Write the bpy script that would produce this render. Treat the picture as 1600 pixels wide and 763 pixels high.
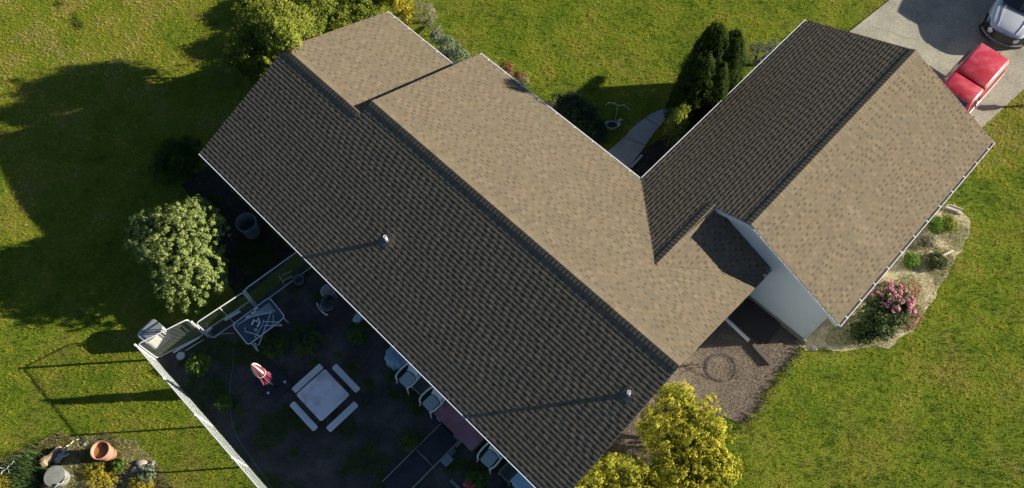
import bpy, math, random
import numpy as np
from mathutils import Vector, Matrix
random.seed(7); RNG = np.random.default_rng(11)
for o in list(bpy.data.objects): bpy.data.objects.remove(o)
SC = bpy.context.scene; COL = SC.collection
PI = math.pi

# ------------------------------------------------------------------ camera
F, CX, CY = 1244.3712, 800.0, 381.57
CAM = np.array([18.43375526, -2.8492563, 26.4439281])
RM = np.array([[0.71671793, 0.69729626, -0.00966115], [0.62612785, -0.64954361, -0.43134326], [-0.30704938, 0.30310233, -0.90213616]])
cd = bpy.data.cameras.new('camera'); cam = bpy.data.objects.new('camera', cd); COL.objects.link(cam)
cam.matrix_world = Matrix([[RM[0][i], -RM[1][i], -RM[2][i], CAM[i]] for i in range(3)] + [[0, 0, 0, 1]])
cd.sensor_width = 36; cd.lens = 36 * F / 1600; cd.clip_end = 2000
SC.camera = cam
def at(x, y, z=0.0):                       # point on the horizontal plane z seen at a photo pixel
    r = RM.T @ np.array([(x - CX) / F, (y - CY) / F, 1.0]); p = CAM + r * (z - CAM[2]) / r[2]
    return float(p[0]), float(p[1]), float(z)

# ------------------------------------------------------------------ light
SUN_EL, SUN_AZ = 19.1, 47.9
w = bpy.data.worlds.new('World'); SC.world = w; w.use_nodes = True
nt = w.node_tree; bg = nt.nodes['Background']; sky = nt.nodes.new('ShaderNodeTexSky')
sky.sky_type = 'NISHITA'; sky.sun_disc = False; sky.air_density = 0.65; sky.dust_density = 0.4; sky.ozone_density = 2.2
sky.sun_elevation = math.radians(SUN_EL); sky.sun_rotation = math.radians(90 - SUN_AZ)
nt.links.new(sky.outputs[0], bg.inputs[0]); bg.inputs[1].default_value = 0.05
sl = bpy.data.lights.new('sun', 'SUN'); sl.energy = 5.0; sl.angle = math.radians(0.5); sl.color = (1, 0.9, 0.74)
so = bpy.data.objects.new('sun', sl); COL.objects.link(so)
sd = Vector((math.cos(math.radians(SUN_EL)) * math.cos(math.radians(SUN_AZ)), math.cos(math.radians(SUN_EL)) * math.sin(math.radians(SUN_AZ)), math.sin(math.radians(SUN_EL))))
so.rotation_euler = sd.to_track_quat('Z', 'Y').to_euler(); so.location = (30, 30, 30)
SC.view_settings.view_transform = 'Standard'; SC.view_settings.look = 'None'
SC.view_settings.exposure = 1.27; SC.view_settings.gamma = 1
SC.render.resolution_x = 1024; SC.render.resolution_y = 488

# ------------------------------------------------------------------ materials
MATS = {}
def mat(name, cols, scale=3.0, rough=0.8, detail=4, metal=0.0, rnd=0.0, rndcols=None, bump=0.0, bscale=40, trans=0.0, spec=0.3, fine=0.0, fscale=60, stretch=None, alpha=None, contrast=1.0, coat=0.0):
    """noise-mixed base colours; optional per-face random value (attribute 'rnd') choosing from rndcols"""
    if name in MATS: return MATS[name]
    m = bpy.data.materials.new(name); m.use_nodes = True; MATS[name] = m
    n = m.node_tree.nodes; l = m.node_tree.links; b = n['Principled BSDF']
    tc = n.new('ShaderNodeTexCoord'); vec = tc.outputs['Object']
    if stretch:
        mp = n.new('ShaderNodeMapping'); mp.inputs['Scale'].default_value = stretch; l.new(vec, mp.inputs[0]); vec = mp.outputs[0]
    nz = n.new('ShaderNodeTexNoise'); nz.inputs['Scale'].default_value = scale; nz.inputs['Detail'].default_value = detail; nz.inputs['Roughness'].default_value = 0.6
    l.new(vec, nz.inputs['Vector'])
    cr = n.new('ShaderNodeValToRGB'); e = cr.color_ramp.elements
    lo, hi = 0.5 - 0.2 / contrast, 0.5 + 0.2 / contrast
    e[0].position = lo; e[0].color = (*cols[0], 1); e[1].position = hi; e[1].color = (*cols[-1], 1)
    for i, c in enumerate(cols[1:-1]):
        k = e.new(lo + (hi - lo) * (i + 1) / (len(cols) - 1)); k.color = (*c, 1)
    l.new(nz.outputs['Fac'], cr.inputs[0]); out = cr.outputs[0]
    if rndcols:
        at_ = n.new('ShaderNodeAttribute'); at_.attribute_name = 'rnd'
        r2 = n.new('ShaderNodeValToRGB'); e = r2.color_ramp.elements
        e[0].position = 0; e[0].color = (*rndcols[0], 1); e[1].position = 1; e[1].color = (*rndcols[-1], 1)
        for i, c in enumerate(rndcols[1:-1]):
            k = e.new((i + 1) / (len(rndcols) - 1)); k.color = (*c, 1)
        l.new(at_.outputs['Fac'], r2.inputs[0])
        mx = n.new('ShaderNodeMix'); mx.data_type = 'RGBA'; mx.inputs[0].default_value = rnd
        l.new(out, mx.inputs[6]); l.new(r2.outputs[0], mx.inputs[7]); out = mx.outputs[2]
    if fine > 0:
        n2 = n.new('ShaderNodeTexNoise'); n2.inputs['Scale'].default_value = fscale; n2.inputs['Detail'].default_value = 3
        l.new(tc.outputs['Object'], n2.inputs['Vector'])
        mr = n.new('ShaderNodeMapRange'); mr.inputs[1].default_value = .3; mr.inputs[2].default_value = .7; mr.inputs[3].default_value = 1 - fine; mr.inputs[4].default_value = 1 + fine
        l.new(n2.outputs['Fac'], mr.inputs[0])
        mx = n.new('ShaderNodeMix'); mx.data_type = 'RGBA'; mx.blend_type = 'MULTIPLY'; mx.inputs[0].default_value = 1
        l.new(out, mx.inputs[6]); l.new(mr.outputs[0], mx.inputs[7]); out = mx.outputs[2]
    l.new(out, b.inputs['Base Color'])
    b.inputs['Roughness'].default_value = rough; b.inputs['Metallic'].default_value = metal
    b.inputs['Specular IOR Level'].default_value = spec
    if coat: b.inputs['Coat Weight'].default_value = coat; b.inputs['Coat Roughness'].default_value = 0.06
    if alpha is not None: b.inputs['Alpha'].default_value = alpha
    if bump:
        n3 = n.new('ShaderNodeTexNoise'); n3.inputs['Scale'].default_value = bscale; n3.inputs['Detail'].default_value = 4
        l.new(tc.outputs['Object'], n3.inputs['Vector'])
        bp = n.new('ShaderNodeBump'); bp.inputs['Strength'].default_value = bump; bp.inputs['Distance'].default_value = 0.02
        l.new(n3.outputs['Fac'], bp.inputs['Height']); l.new(bp.outputs[0], b.inputs['Normal'])
    if trans:
        tr = n.new('ShaderNodeBsdfTranslucent'); l.new(out, tr.inputs[0])
        ms = n.new('ShaderNodeMixShader'); ms.inputs[0].default_value = trans
        l.new(b.outputs[0], ms.inputs[1]); l.new(tr.outputs[0], ms.inputs[2]); l.new(ms.outputs[0], n['Material Output'].inputs[0])
    return m
def leafmat(name, cols, trans=0.25, scale=1.5):
    return mat(name, [cols[0], cols[-1]], scale=scale, rnd=0.7, rndcols=cols, trans=trans, rough=.85, spec=.04)

# ------------------------------------------------------------------ mesh helpers
class MB:
    def __init__(s): s.v = []; s.f = []; s.r = []
    def quad(s, a, b, c, d, r=0.5):
        i = len(s.v); s.v += [tuple(a), tuple(b), tuple(c), tuple(d)]; s.f.append((i, i + 1, i + 2, i + 3)); s.r.append(r)
    def poly(s, pts, r=0.5):
        i = len(s.v); s.v += [tuple(p) for p in pts]; s.f.append(tuple(range(i, i + len(pts)))); s.r.append(r)
    def hexa(s, P, r=0.5):                 # 8 points: bottom 4 (ccw), top 4
        i = len(s.v); s.v += [tuple(p) for p in P]
        for f in ((3, 2, 1, 0), (4, 5, 6, 7), (0, 1, 5, 4), (1, 2, 6, 5), (2, 3, 7, 6), (3, 0, 4, 7)):
            s.f.append(tuple(i + k for k in f)); s.r.append(r)
    def box(s, c, d, rz=0, r=0.5, taper=1.0, tilt=None):
        x, y, z = d[0] / 2, d[1] / 2, d[2] / 2; P = []
        M = Matrix.Rotation(rz, 3, 'Z')
        if tilt: M = M @ Matrix.Rotation(tilt[1], 3, tilt[0])
        for zz, t in ((-z, 1), (z, taper)):
            for sx, sy in ((-1, -1), (1, -1), (1, 1), (-1, 1)):
                q = M @ Vector((sx * x * t, sy * y * t, zz)); P.append((q.x + c[0], q.y + c[1], q.z + c[2]))
        s.hexa(P, r)
    def tube(s, pts, rad, n=6, closed=False, r=0.5, cap=True):
        pts = [Vector(p) for p in pts]; m = len(pts); base = len(s.v)
        rads = rad if isinstance(rad, (list, tuple)) else [rad] * m
        up = Vector((0, 0, 1)); prev = None
        for i, p in enumerate(pts):
            if closed: t = pts[(i + 1) % m] - pts[i - 1]
            else: t = pts[min(i + 1, m - 1)] - pts[max(i - 1, 0)]
            if t.length < 1e-9: t = Vector((0, 0, 1))
            t.normalize()
            if prev is None:
                a = t.cross(up)
                if a.length < 1e-3: a = t.cross(Vector((1, 0, 0)))
            else: a = prev - t * prev.dot(t)
            if a.length < 1e-6: a = t.orthogonal()
            a.normalize(); prev = a; b = t.cross(a)
            for k in range(n):
                g = 2 * PI * k / n; q = p + (a * math.cos(g) + b * math.sin(g)) * rads[i]; s.v.append(tuple(q))
        for i in range(m if closed else m - 1):
            j = (i + 1) % m
            for k in range(n):
                k2 = (k + 1) % n; s.f.append((base + i * n + k, base + i * n + k2, base + j * n + k2, base + j * n + k)); s.r.append(r)
        if cap and not closed:
            s.f.append(tuple(base + k for k in range(n))[::-1]); s.f.append(tuple(base + (m - 1) * n + k for k in range(n))); s.r += [r, r]
    def lathe(s, c, prof, n=24, sx=1, sy=1, rz=0, wob=0, r=0.5, tilt=None):
        base = len(s.v); m = len(prof)
        M = Matrix.Rotation(rz, 3, 'Z')
        if tilt: M = M @ Matrix.Rotation(tilt[1], 3, tilt[0])
        ph = random.random() * 6
        for (rad, z) in prof:
            for k in range(n):
                g = 2 * PI * k / n; rr = rad * (1 + wob * math.sin(3 * g + ph) + wob * .6 * math.sin(5 * g + 2 * ph))
                q = M @ Vector((rr * math.cos(g) * sx, rr * math.sin(g) * sy, z)); s.v.append((q.x + c[0], q.y + c[1], q.z + c[2]))
        for i in range(m - 1):
            for k in range(n):
                k2 = (k + 1) % n; s.f.append((base + i * n + k, base + i * n + k2, base + (i + 1) * n + k2, base + (i + 1) * n + k)); s.r.append(r)
        s.f.append(tuple(base + k for k in range(n))[::-1]); s.f.append(tuple(base + (m - 1) * n + k for k in range(n))); s.r += [r, r]
    def rrect(s, c, sx, sy, z0, z1, rad=0.03, rz=0, n=4, inset=0.006, r=0.5):      # rounded slab with softened edges
        def ring(z, ins):
            o = []
            for q, (ax, ay) in enumerate(((1, 1), (-1, 1), (-1, -1), (1, -1))):
                for k in range(n + 1):
                    g = PI / 2 * (q + k / n); x = ax * (sx / 2 - rad) + (rad - ins) * math.cos(g); y = ay * (sy / 2 - rad) + (rad - ins) * math.sin(g)
                    o.append((c[0] + x * math.cos(rz) - y * math.sin(rz), c[1] + x * math.sin(rz) + y * math.cos(rz), z))
            return o
        R = [ring(z0, inset), ring(z0 + inset, 0), ring(z1 - inset, 0), ring(z1, inset)]; b = len(s.v); m = len(R[0])
        for q in R: s.v += q
        for i in range(3):
            for k in range(m):
                k2 = (k + 1) % m; s.f.append((b + i * m + k, b + i * m + k2, b + (i + 1) * m + k2, b + (i + 1) * m + k)); s.r.append(r)
        s.f.append(tuple(b + k for k in range(m))[::-1]); s.f.append(tuple(b + 3 * m + k for k in range(m))); s.r += [r, r]
    def build(s, name, m, parent=None, smooth=False):
        me = bpy.data.meshes.new(name); me.from_pydata(s.v, [], s.f); me.update()
        a = me.attributes.new('rnd', 'FLOAT', 'FACE'); a.data.foreach_set('value', s.r)
        if smooth:
            me.shade_smooth()
            try: me.set_sharp_from_angle(angle=math.radians(40))
            except Exception: pass
        return link(name, me, m, parent)
def link(name, me, m, parent=None):
    me.materials.append(m); o = bpy.data.objects.new(name, me); COL.objects.link(o)
    if parent is not None:
        o.parent = parent
        top = parent
        while top.parent is not None: top = top.parent
        if top.name in OFFS: me.transform(Matrix.Translation(-Vector(OFFS[top.name])))
    return o
OFFS = {}
def thing(name, label, cat, loc=(0, 0, 0), group=None):     # Empty at the base; parts are given in world coordinates and shifted
    o = bpy.data.objects.new(name, None); COL.objects.link(o); o.empty_display_size = .2
    o.location = loc; OFFS[o.name] = tuple(loc); tag(o, label, cat, group); return o
def tag(o, label, cat, group=None, kind=None):
    if label: o['label'] = label
    if cat: o['category'] = cat
    if group: o['group'] = group
    if kind: o['kind'] = kind
    return o
def struct(name, mb, m): o = mb.build(name, m); o['kind'] = 'structure'; return o
def quads_mesh(name, V, m, rnd, parent=None, nper=4):
    n = len(V) // nper; me = bpy.data.meshes.new(name)
    me.vertices.add(len(V)); me.vertices.foreach_set('co', np.asarray(V, np.float32).ravel())
    me.loops.add(n * nper); me.loops.foreach_set('vertex_index', np.arange(n * nper, dtype=np.int32))
    me.polygons.add(n); me.polygons.foreach_set('loop_start', np.arange(0, n * nper, nper, dtype=np.int32))
    try: me.polygons.foreach_set('loop_total', np.full(n, nper, np.int32))
    except Exception: pass
    me.update(calc_edges=True)
    a = me.attributes.new('rnd', 'FLOAT', 'FACE'); a.data.foreach_set('value', np.asarray(rnd, np.float32))
    return link(name, me, m, parent)
def inpoly(P, poly):
    x, y = P[:, 0], P[:, 1]; c = np.zeros(len(P), bool); n = len(poly)
    for i in range(n):
        x0, y0 = poly[i][:2]; x1, y1 = poly[i - 1][:2]
        if y0 == y1: continue
        c ^= ((y0 > y) != (y1 > y)) & (x < (x1 - x0) * (y - y0) / (y1 - y0) + x0)
    return c
def vnoise(P, s, seed=0):                   # cheap smooth value noise, 0..1
    r = np.random.default_rng(seed); T = r.random((256, 256)); Q = P[:, :2] * s + 1000
    i = np.floor(Q).astype(int); f = Q - i; f = f * f * (3 - 2 * f)
    g = lambda a, b: T[(i[:, 0] + a) % 256, (i[:, 1] + b) % 256]
    return (g(0, 0) * (1 - f[:, 0]) + g(1, 0) * f[:, 0]) * (1 - f[:, 1]) + (g(0, 1) * (1 - f[:, 0]) + g(1, 1) * f[:, 0]) * f[:, 1]
def wobble(poly, amp=0.12, step=0.35, seed=1):
    r = random.Random(seed); out = []
    for i in range(len(poly)):
        a = Vector(poly[i][:2]); b = Vector(poly[(i + 1) % len(poly)][:2]); n = max(1, int((b - a).length / step))
        for k in range(n):
            p = a.lerp(b, k / n); out.append((p.x + r.uniform(-amp, amp), p.y + r.uniform(-amp, amp)))
    return out

# ------------------------------------------------------------------ setting polygons
def px(L, z=0): return [at(a, b, z)[:2] for a, b in L]
YARD = [(3.66, -5.62), (16.5, -5.62), (24, -5.62), (24, .4), (4.55, .4), (4.45, -2)]
DRIVE = [(12.55, 19.0), (12.75, 23), (13.1, 26.5), (13.6, 34), (22.2, 40), (19.6, 27), (19.2, 22.5), (18.9, 19.0)]
MULCH = wobble([(16.7, 10.3), (19.3, 10.3), *px([(1251, 537), (1222, 575), (1196, 606), (1180, 640), (1150, 665), (1100, 640), (1050, 700), (960, 763)]), (16.7, 1.2)], .13, .25, 3)
STRAW = wobble([*px([(1244, 533), (1262, 548), (1300, 548), (1345, 545), (1385, 545), (1425, 515), (1452, 478), (1470, 440), (1497, 400), (1516, 370), (1515, 342), (1492, 318)]), (19.2, 16.8), (19.2, 10.3)], .08, .3, 4)
WEED = wobble(px([(-60, 735), (10, 712), (58, 690), (95, 680), (165, 678), (212, 692), (232, 715), (255, 738), (280, 763), (300, 800), (-60, 860)]), .08, .3, 5)
PATH = px([(935, 252), (951.5, 236), (976, 215), (987, 202), (1002, 190), (1018, 179), (1036, 171), (1060, 163), (1085, 160)]) + px([(1085, 175), (1047, 180), (1023, 207), (1009, 227), (983, 263), (990, 280)])
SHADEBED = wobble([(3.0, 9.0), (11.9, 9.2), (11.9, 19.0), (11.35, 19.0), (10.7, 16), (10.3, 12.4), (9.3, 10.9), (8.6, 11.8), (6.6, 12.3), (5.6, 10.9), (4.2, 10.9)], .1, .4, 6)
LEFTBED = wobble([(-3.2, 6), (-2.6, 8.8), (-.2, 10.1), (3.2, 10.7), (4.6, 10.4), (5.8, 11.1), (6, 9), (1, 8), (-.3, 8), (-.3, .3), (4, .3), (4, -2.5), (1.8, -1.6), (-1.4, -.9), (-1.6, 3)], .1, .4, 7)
def sheet(name, poly, z, m, kind='structure', sub=False):
    b = MB(); b.poly([(x, y, z) for x, y in poly]); o = b.build(name, m); o['kind'] = kind; return o

M_lawn = mat('lawn_soil', [(.07, .115, .011), (.13, .165, .017), (.18, .155, .035)], scale=.5, detail=8, fine=.45, fscale=30, bump=.7, bscale=22, spec=.03)
g = MB(); g.quad((-150, -150, -.01), (170, -150, -.01), (170, 170, -.01), (-150, 170, -.01)); struct('ground', g, M_lawn)
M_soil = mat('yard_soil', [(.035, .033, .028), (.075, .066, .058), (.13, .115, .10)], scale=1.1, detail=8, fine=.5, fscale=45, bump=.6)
M_mulch = mat('mulch_base', [(.12, .096, .074), (.21, .17, .135)], scale=2, fine=.5, fscale=60, bump=.6)
M_straw = mat('straw_base', [(.30, .27, .14), (.60, .53, .36)], scale=2.5, fine=.45, fscale=50, bump=.6)
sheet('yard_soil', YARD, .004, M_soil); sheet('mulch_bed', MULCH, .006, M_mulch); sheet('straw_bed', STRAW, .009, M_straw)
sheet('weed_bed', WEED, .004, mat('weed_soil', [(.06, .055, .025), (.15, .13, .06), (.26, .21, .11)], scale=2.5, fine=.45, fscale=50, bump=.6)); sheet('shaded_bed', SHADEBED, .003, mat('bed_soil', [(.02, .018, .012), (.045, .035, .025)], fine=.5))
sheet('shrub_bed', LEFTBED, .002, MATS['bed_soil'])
M_conc = mat('concrete', [(.21, .205, .165), (.29, .28, .225), (.36, .34, .265)], scale=.8, detail=10, fine=.34, fscale=24, rough=.9, bump=.25, bscale=90)
# driveway: slab with a small real edge and saw joints
b = MB(); P = DRIVE
b.poly([(x, y, .03) for x, y in P])
for i in range(len(P)): a, c = P[i], P[(i + 1) % len(P)]; b.quad((*a, -.02), (*c, -.02), (*c, .03), (*a, .03))
struct('driveway', b, M_conc)
b = MB(); P = PATH; b.poly([(x, y, .05) for x, y in P])
for i in range(len(P)): a, c = P[i], P[(i + 1) % len(P)]; b.quad((*a, -.02), (*c, -.02), (*c, .05), (*a, .05))
struct('path', b, mat('path_concrete', [(.28, .28, .27), (.36, .36, .345)], scale=1.2, detail=6, fine=.15, fscale=30, rough=.9))
b = MB()
for (p, q) in (((976, 215), (1009, 227)), ((1010, 185), (1030, 198))):
    a, c = at(*p, .053), at(*q, .053); b.tube([a, c], .012, n=4)
struct('path_joint', b, mat('joint', [(.07, .07, .07), (.1, .1, .1)]))

b = MB()
rc = random.Random(4)
for (x, y, dx, dy) in ((13.2, 23.8, .22, .10),):
    pts = [(x, y, .031)]
    for k in range(9): x += dx + rc.uniform(-.09, .09); y += dy + rc.uniform(-.09, .09); pts.append((x, y, .031))
    b.tube(pts, .004, n=4)
struct('driveway_crack', b, MATS['joint'])
# ------------------------------------------------------------------ house
p = 0.3991; HE = 2.70; W1 = 8.946; W = 10.0; L = 17.09; S0 = 4.02; A = 11.786; B_ = 19.78; V2 = 19.64; V1 = 10.22; C_ = (A + L) / 2; G = (A + B_) / 2; VW = 10.34
cosp = 1 / math.hypot(1, p); sinp = p * cosp
house = thing('house', 'single-storey house with brown shingle gable roofs and an attached garage wing', 'house', (9, 5, 0))
SHC = [(.078, .062, .042), (.104, .084, .058), (.142, .118, .082), (.158, .126, .080), (.140, .122, .094), (.192, .153, .100), (.150, .130, .095), (.200, .150, .096), (.215, .178, .125)]
M_sh = mat('shingle', [(.125, .108, .079), (.165, .135, .098), (.145, .128, .088), (.205, .168, .122)], scale=.45, detail=9, rnd=.60, rndcols=SHC, rough=.95, fine=.24, fscale=70, spec=.05)
def slope(mb, org, ex, eh, T, ivals, hb=.0100, ht=.0026, row=.143, seed=0):
    """org: point at eave; ex: unit along eave; eh: horizontal up-slope dir; T: slope length; ivals(t)->[(x0,x1)]"""
    rr = random.Random(seed); ex = Vector(ex); eh = Vector(eh); up = Vector((eh.x * cosp, eh.y * cosp, sinp)); nn = ex.cross(up)
    if nn.z < 0: nn = -nn
    O = Vector(org); P = lambda x, t, h: O + ex * x + up * t + nn * h
    nrow = int(math.ceil(T / row)); flip = ex.cross(up).z < 0
    def Q(a, b, c, d, r):
        if flip: mb.quad(d, c, b, a, r)
        else: mb.quad(a, b, c, d, r)
    for i in range(nrow):
        t0 = i * row; t1 = min((i + 1) * row, T); I0 = ivals(t0 + 1e-4); I1 = ivals(t1 - 1e-4)
        if len(I0) != len(I1):
            tm = (t0 + t1) / 2; I0 = I1 = ivals(tm)
        for (a0, b0), (a1, b1) in zip(I0, I1):
            x = -.6 + .29 * math.floor(min(a0, a1) / .29) + (i * .115 + rr.uniform(-.045, .045)) % .29; hi = max(b0, b1)
            while x < hi:
                wd = rr.uniform(.145, .175); gp = .29 - wd + rr.uniform(-.02, .02)
                for (xa, xb, tab) in ((x, x + wd, True), (x + wd, x + wd + gp, False)):
                    ca, cb = max(xa, a0), min(xb, b0); da, db = max(xa, a1), min(xb, b1)
                    if cb - ca < .004 and db - da < .004: continue
                    ca, cb = (ca, cb) if cb > ca else ((a0, a0) if xb <= a0 else (b0, b0)); da, db = (da, db) if db > da else ((a1, a1) if xb <= a1 else (b1, b1))
                    r = .36 + .64 * rr.random()
                    h0 = hb + (ht if tab else 0) + rr.uniform(-.0004, .0006); h1 = max(ht - .0005, .0003) if tab else .0
                    if tab:
                        Q(P(ca, t0, h0), P(cb, t0, h0), P(db, t1, h1), P(da, t1, h1), r)
                        Q(P(ca, t0, 0), P(ca, t0, h0), P(da, t1, h1), P(da, t1, 0), r); Q(P(cb, t0, h0), P(cb, t0, 0), P(db, t1, 0), P(db, t1, h1), r)
                    else:                     # the recessed lower ply carries a darker granule band under the next course
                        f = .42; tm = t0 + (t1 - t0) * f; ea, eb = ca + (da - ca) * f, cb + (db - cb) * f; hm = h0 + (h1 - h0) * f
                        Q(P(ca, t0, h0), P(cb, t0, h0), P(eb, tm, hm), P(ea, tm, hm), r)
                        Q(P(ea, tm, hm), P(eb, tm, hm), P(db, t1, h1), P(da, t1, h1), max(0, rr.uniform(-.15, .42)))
                    Q(P(ca, t0, -.004), P(cb, t0, -.004), P(cb, t0, h0), P(ca, t0, h0), r * .5)
                x += wd + gp
GU = .10                                    # shingle edge stops this far inside the gutter's outer face
z0 = HE + GU * p
# main roof
mr = MB(); Tf = (W / 2 - GU) / cosp; T1 = (W1 / 2 - GU) / cosp
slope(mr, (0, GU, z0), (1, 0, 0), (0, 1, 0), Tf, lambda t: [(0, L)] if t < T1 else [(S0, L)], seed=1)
def iv_rear(t):
    v = W - GU - t * cosp; d = W - v          # valley at u=A+d and u=L-d
    if A + d < C_: return [(S0, A + d), (L - d, L)]
    return [(S0, L)]
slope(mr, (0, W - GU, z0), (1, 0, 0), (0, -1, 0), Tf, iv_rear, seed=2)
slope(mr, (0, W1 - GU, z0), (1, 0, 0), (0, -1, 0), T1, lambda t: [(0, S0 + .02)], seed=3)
main_roof = mr.build('roof', M_sh, house)
# garage roof with the connector
gr = MB(); Tg = (G - A - GU) / cosp
def iv_gl(t):
    u = A + GU + t * cosp
    if u < C_: return [(W - (u - A), V2)]
    return [(V1, V2)]
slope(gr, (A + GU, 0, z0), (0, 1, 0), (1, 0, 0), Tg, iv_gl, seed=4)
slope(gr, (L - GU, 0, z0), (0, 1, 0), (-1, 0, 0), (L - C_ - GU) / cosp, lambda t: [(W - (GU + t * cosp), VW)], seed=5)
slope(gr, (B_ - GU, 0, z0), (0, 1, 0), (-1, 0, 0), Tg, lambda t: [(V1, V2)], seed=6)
gar_roof = gr.build('roof', M_sh, house); gar_roof['label'] = 'garage roof with one tan sunlit slope and one dark slope'
# ridge caps over a low ridge vent
def ridge(a, b_, zr, axis, parent, seed):
    m = MB(); rr = random.Random(seed); n = int(abs(b_ - a) / .145); st = (b_ - a) / n
    for i in range(n):
        s0 = a + i * st; s1 = s0 + st * 1.25 if i < n - 1 else b_; r = rr.random() * .7 + .15; lift = .020 + .004
        for side in (-1, 1):
            def q(s, d, h):
                return (s, d, h) if axis[0] == 'u' else (d, s, h)
            c = axis[1]; wd = .17
            P4 = [q(s0, c, zr + lift + .004), q(s1, c, zr + lift - .003), q(s1, c + side * wd, zr - wd * p + lift - .006), q(s0, c + side * wd, zr - wd * p + lift + .001)]
            m.poly(P4 if (side > 0) == (axis[0] == 'v') else P4[::-1], r)
            m.quad(P4[2], P4[3], (P4[3][0], P4[3][1], P4[3][2] - .03), (P4[2][0], P4[2][1], P4[2][2] - .03), .1)
            m.quad(P4[0], P4[3], (P4[3][0], P4[3][1], P4[3][2] - .012), (P4[0][0], P4[0][1], P4[0][2] - .012), .1)
    for s in (a, b_):
        q = (lambda d, h: (s, d, h)) if axis[0] == 'u' else (lambda d, h: (d, s, h)); c = axis[1]
        m.poly([q(c - .17, zr - .17 * p - .01), q(c + .17, zr - .17 * p - .01), q(c + .17, zr - .17 * p + .022), q(c, zr + .024), q(c - .17, zr - .17 * p + .022)], .1)
    return m.build('ridge_cap', M_sh, parent)
ridge(S0, L, HE + W / 2 * p, ('u', W / 2), main_roof, 1)
ridge(0, S0 - .05, HE + W1 / 2 * p, ('u', W1 / 2), main_roof, 2)
ridge(V1, V2, HE + (G - A) * p, ('v', G), gar_roof, 3)
ridge(W - (C_ - A) + .05, VW, HE + (C_ - A) * p, ('v', C_), gar_roof, 4)
# deck boards/soffits and fascia (white painted)
M_white = mat('white_trim', [(.66, .68, .70), (.76, .77, .78)], scale=2, rough=.55, fine=.06)
M_wall = mat('pale_siding', [(.66, .70, .74), (.71, .75, .79)], scale=.5, rough=.7, fine=.05, fscale=20)
M_brown = mat('brown_edge', [(.10, .08, .065), (.15, .12, .10)], rough=.8)
def slab(m, pts, th=.09, gap=.012):        # pts on roof plane; make solid board below it
    m.hexa([(x, y, z - th) for x, y, z in pts] + [(x, y, z - gap) for x, y, z in pts]) if len(pts) == 4 else None
zr_ = lambda d: HE + d * p
sf = MB()
slab(sf, [(.01, GU, z0), (L - .01, GU, z0), (L - .01, W1 / 2, zr_(W1 / 2)), (.01, W1 / 2, zr_(W1 / 2))])
slab(sf, [(S0 + .01, W1 / 2, zr_(W1 / 2)), (L - .01, W1 / 2, zr_(W1 / 2)), (L - .01, W / 2, zr_(W / 2)), (S0 + .01, W / 2, zr_(W / 2))])
slab(sf, [(.01, W1 / 2, zr_(W1 / 2)), (S0, W1 / 2, zr_(W1 / 2)), (S0, W1 - GU, z0), (.01, W1 - GU, z0)])
slab(sf, [(S0 + .01, W / 2, zr_(W / 2)), (L - .01, W / 2, zr_(W / 2)), (L - .01, 7.4, zr_(W - 7.4)), (S0 + .01, 7.4, zr_(W - 7.4))])
slab(sf, [(S0 + .01, 7.4, zr_(W - 7.4)), (A + 2.6, 7.4, zr_(W - 7.4)), (A + GU, W - GU, z0), (S0 + .01, W - GU, z0)])
slab(sf, [(L - 2.6, 7.4, zr_(W - 7.4)), (L - .01, 7.4, zr_(W - 7.4)), (L - .01, W - GU, z0), (L - GU, W - GU, z0)])
slab(sf, [(A + GU, W - GU, z0), (C_, 7.4, zr_(C_ - A)), (C_, V2 - .01, zr_(C_ - A)), (A + GU, V2 - .01, z0)])
slab(sf, [(C_, V1 + .01, zr_(C_ - A)), (G, V1 + .01, zr_(G - A)), (G, V2 - .01, zr_(G - A)), (C_, V2 - .01, zr_(C_ - A))])
slab(sf, [(C_, 7.4, zr_(C_ - A)), (L - GU, W - GU, z0), (L - GU, VW, z0), (C_, VW, zr_(C_ - A))])
slab(sf, [(G, V1 + .01, zr_(G - A)), (B_ - GU, V1 + .01, z0), (B_ - GU, V2 - .01, z0), (G, V2 - .01, zr_(G - A))])
sf.build('soffit', M_white, house)
def rake(m, P0, P1, out, th=.035, h=.19, drop=.013):       # fascia board down the rake, just inside the roof edge
    P0, P1, o = Vector(P0), Vector(P1), Vector(out) * th; a, d = Vector((0, 0, -h)), Vector((0, 0, -drop))
    m.hexa([P0 + a, P1 + a, P1 + a + o, P0 + a + o, P0 + d, P1 + d, P1 + d + o, P0 + d + o])
def fasc(P0, P1, out, m=None, **k): b_ = MB(); rake(b_, P0, P1, out, **k); b_.build('fascia', m or M_white, house)
fasc((.012, 0.1, z0), (.012, W1 / 2, zr_(W1 / 2)), (1, 0, 0), M_brown, th=.02); fasc((.012, W1 - .1, z0), (.012, W1 / 2, zr_(W1 / 2)), (1, 0, 0), M_brown, th=.02)
fasc((L - .012, 0.1, z0), (L - .012, W / 2, zr_(W / 2)), (-1, 0, 0), M_brown, th=.02); fasc((L - .012, W - .1, z0), (L - .012, W / 2, zr_(W / 2)), (-1, 0, 0), M_brown, th=.02)
fasc((S0, W / 2, zr_(W / 2)), (S0, W - .1, z0), (-1, 0, 0), M_brown, th=.02, h=.3); fasc((S0, W / 2, zr_(W / 2)), (S0, W1 / 2 - .02, zr_(W1 / 2 - .02)), (-1, 0, 0), M_brown, th=.02, h=.3)
fasc((C_ + .02, V1, zr_(C_ - A + .02)), (G, V1, zr_(G - A)), (0, -1, 0), th=.03, h=.2); fasc((B_ - .1, V1, z0), (G, V1, zr_(G - A)), (0, -1, 0), th=.03, h=.2)
fasc((A + .1, V2 - .012, z0), (G, V2 - .012, zr_(G - A)), (0, -1, 0), M_brown, th=.02); fasc((B_ - .1, V2 - .012, z0), (G, V2 - .012, zr_(G - A)), (0, -1, 0), M_brown, th=.02)
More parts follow.
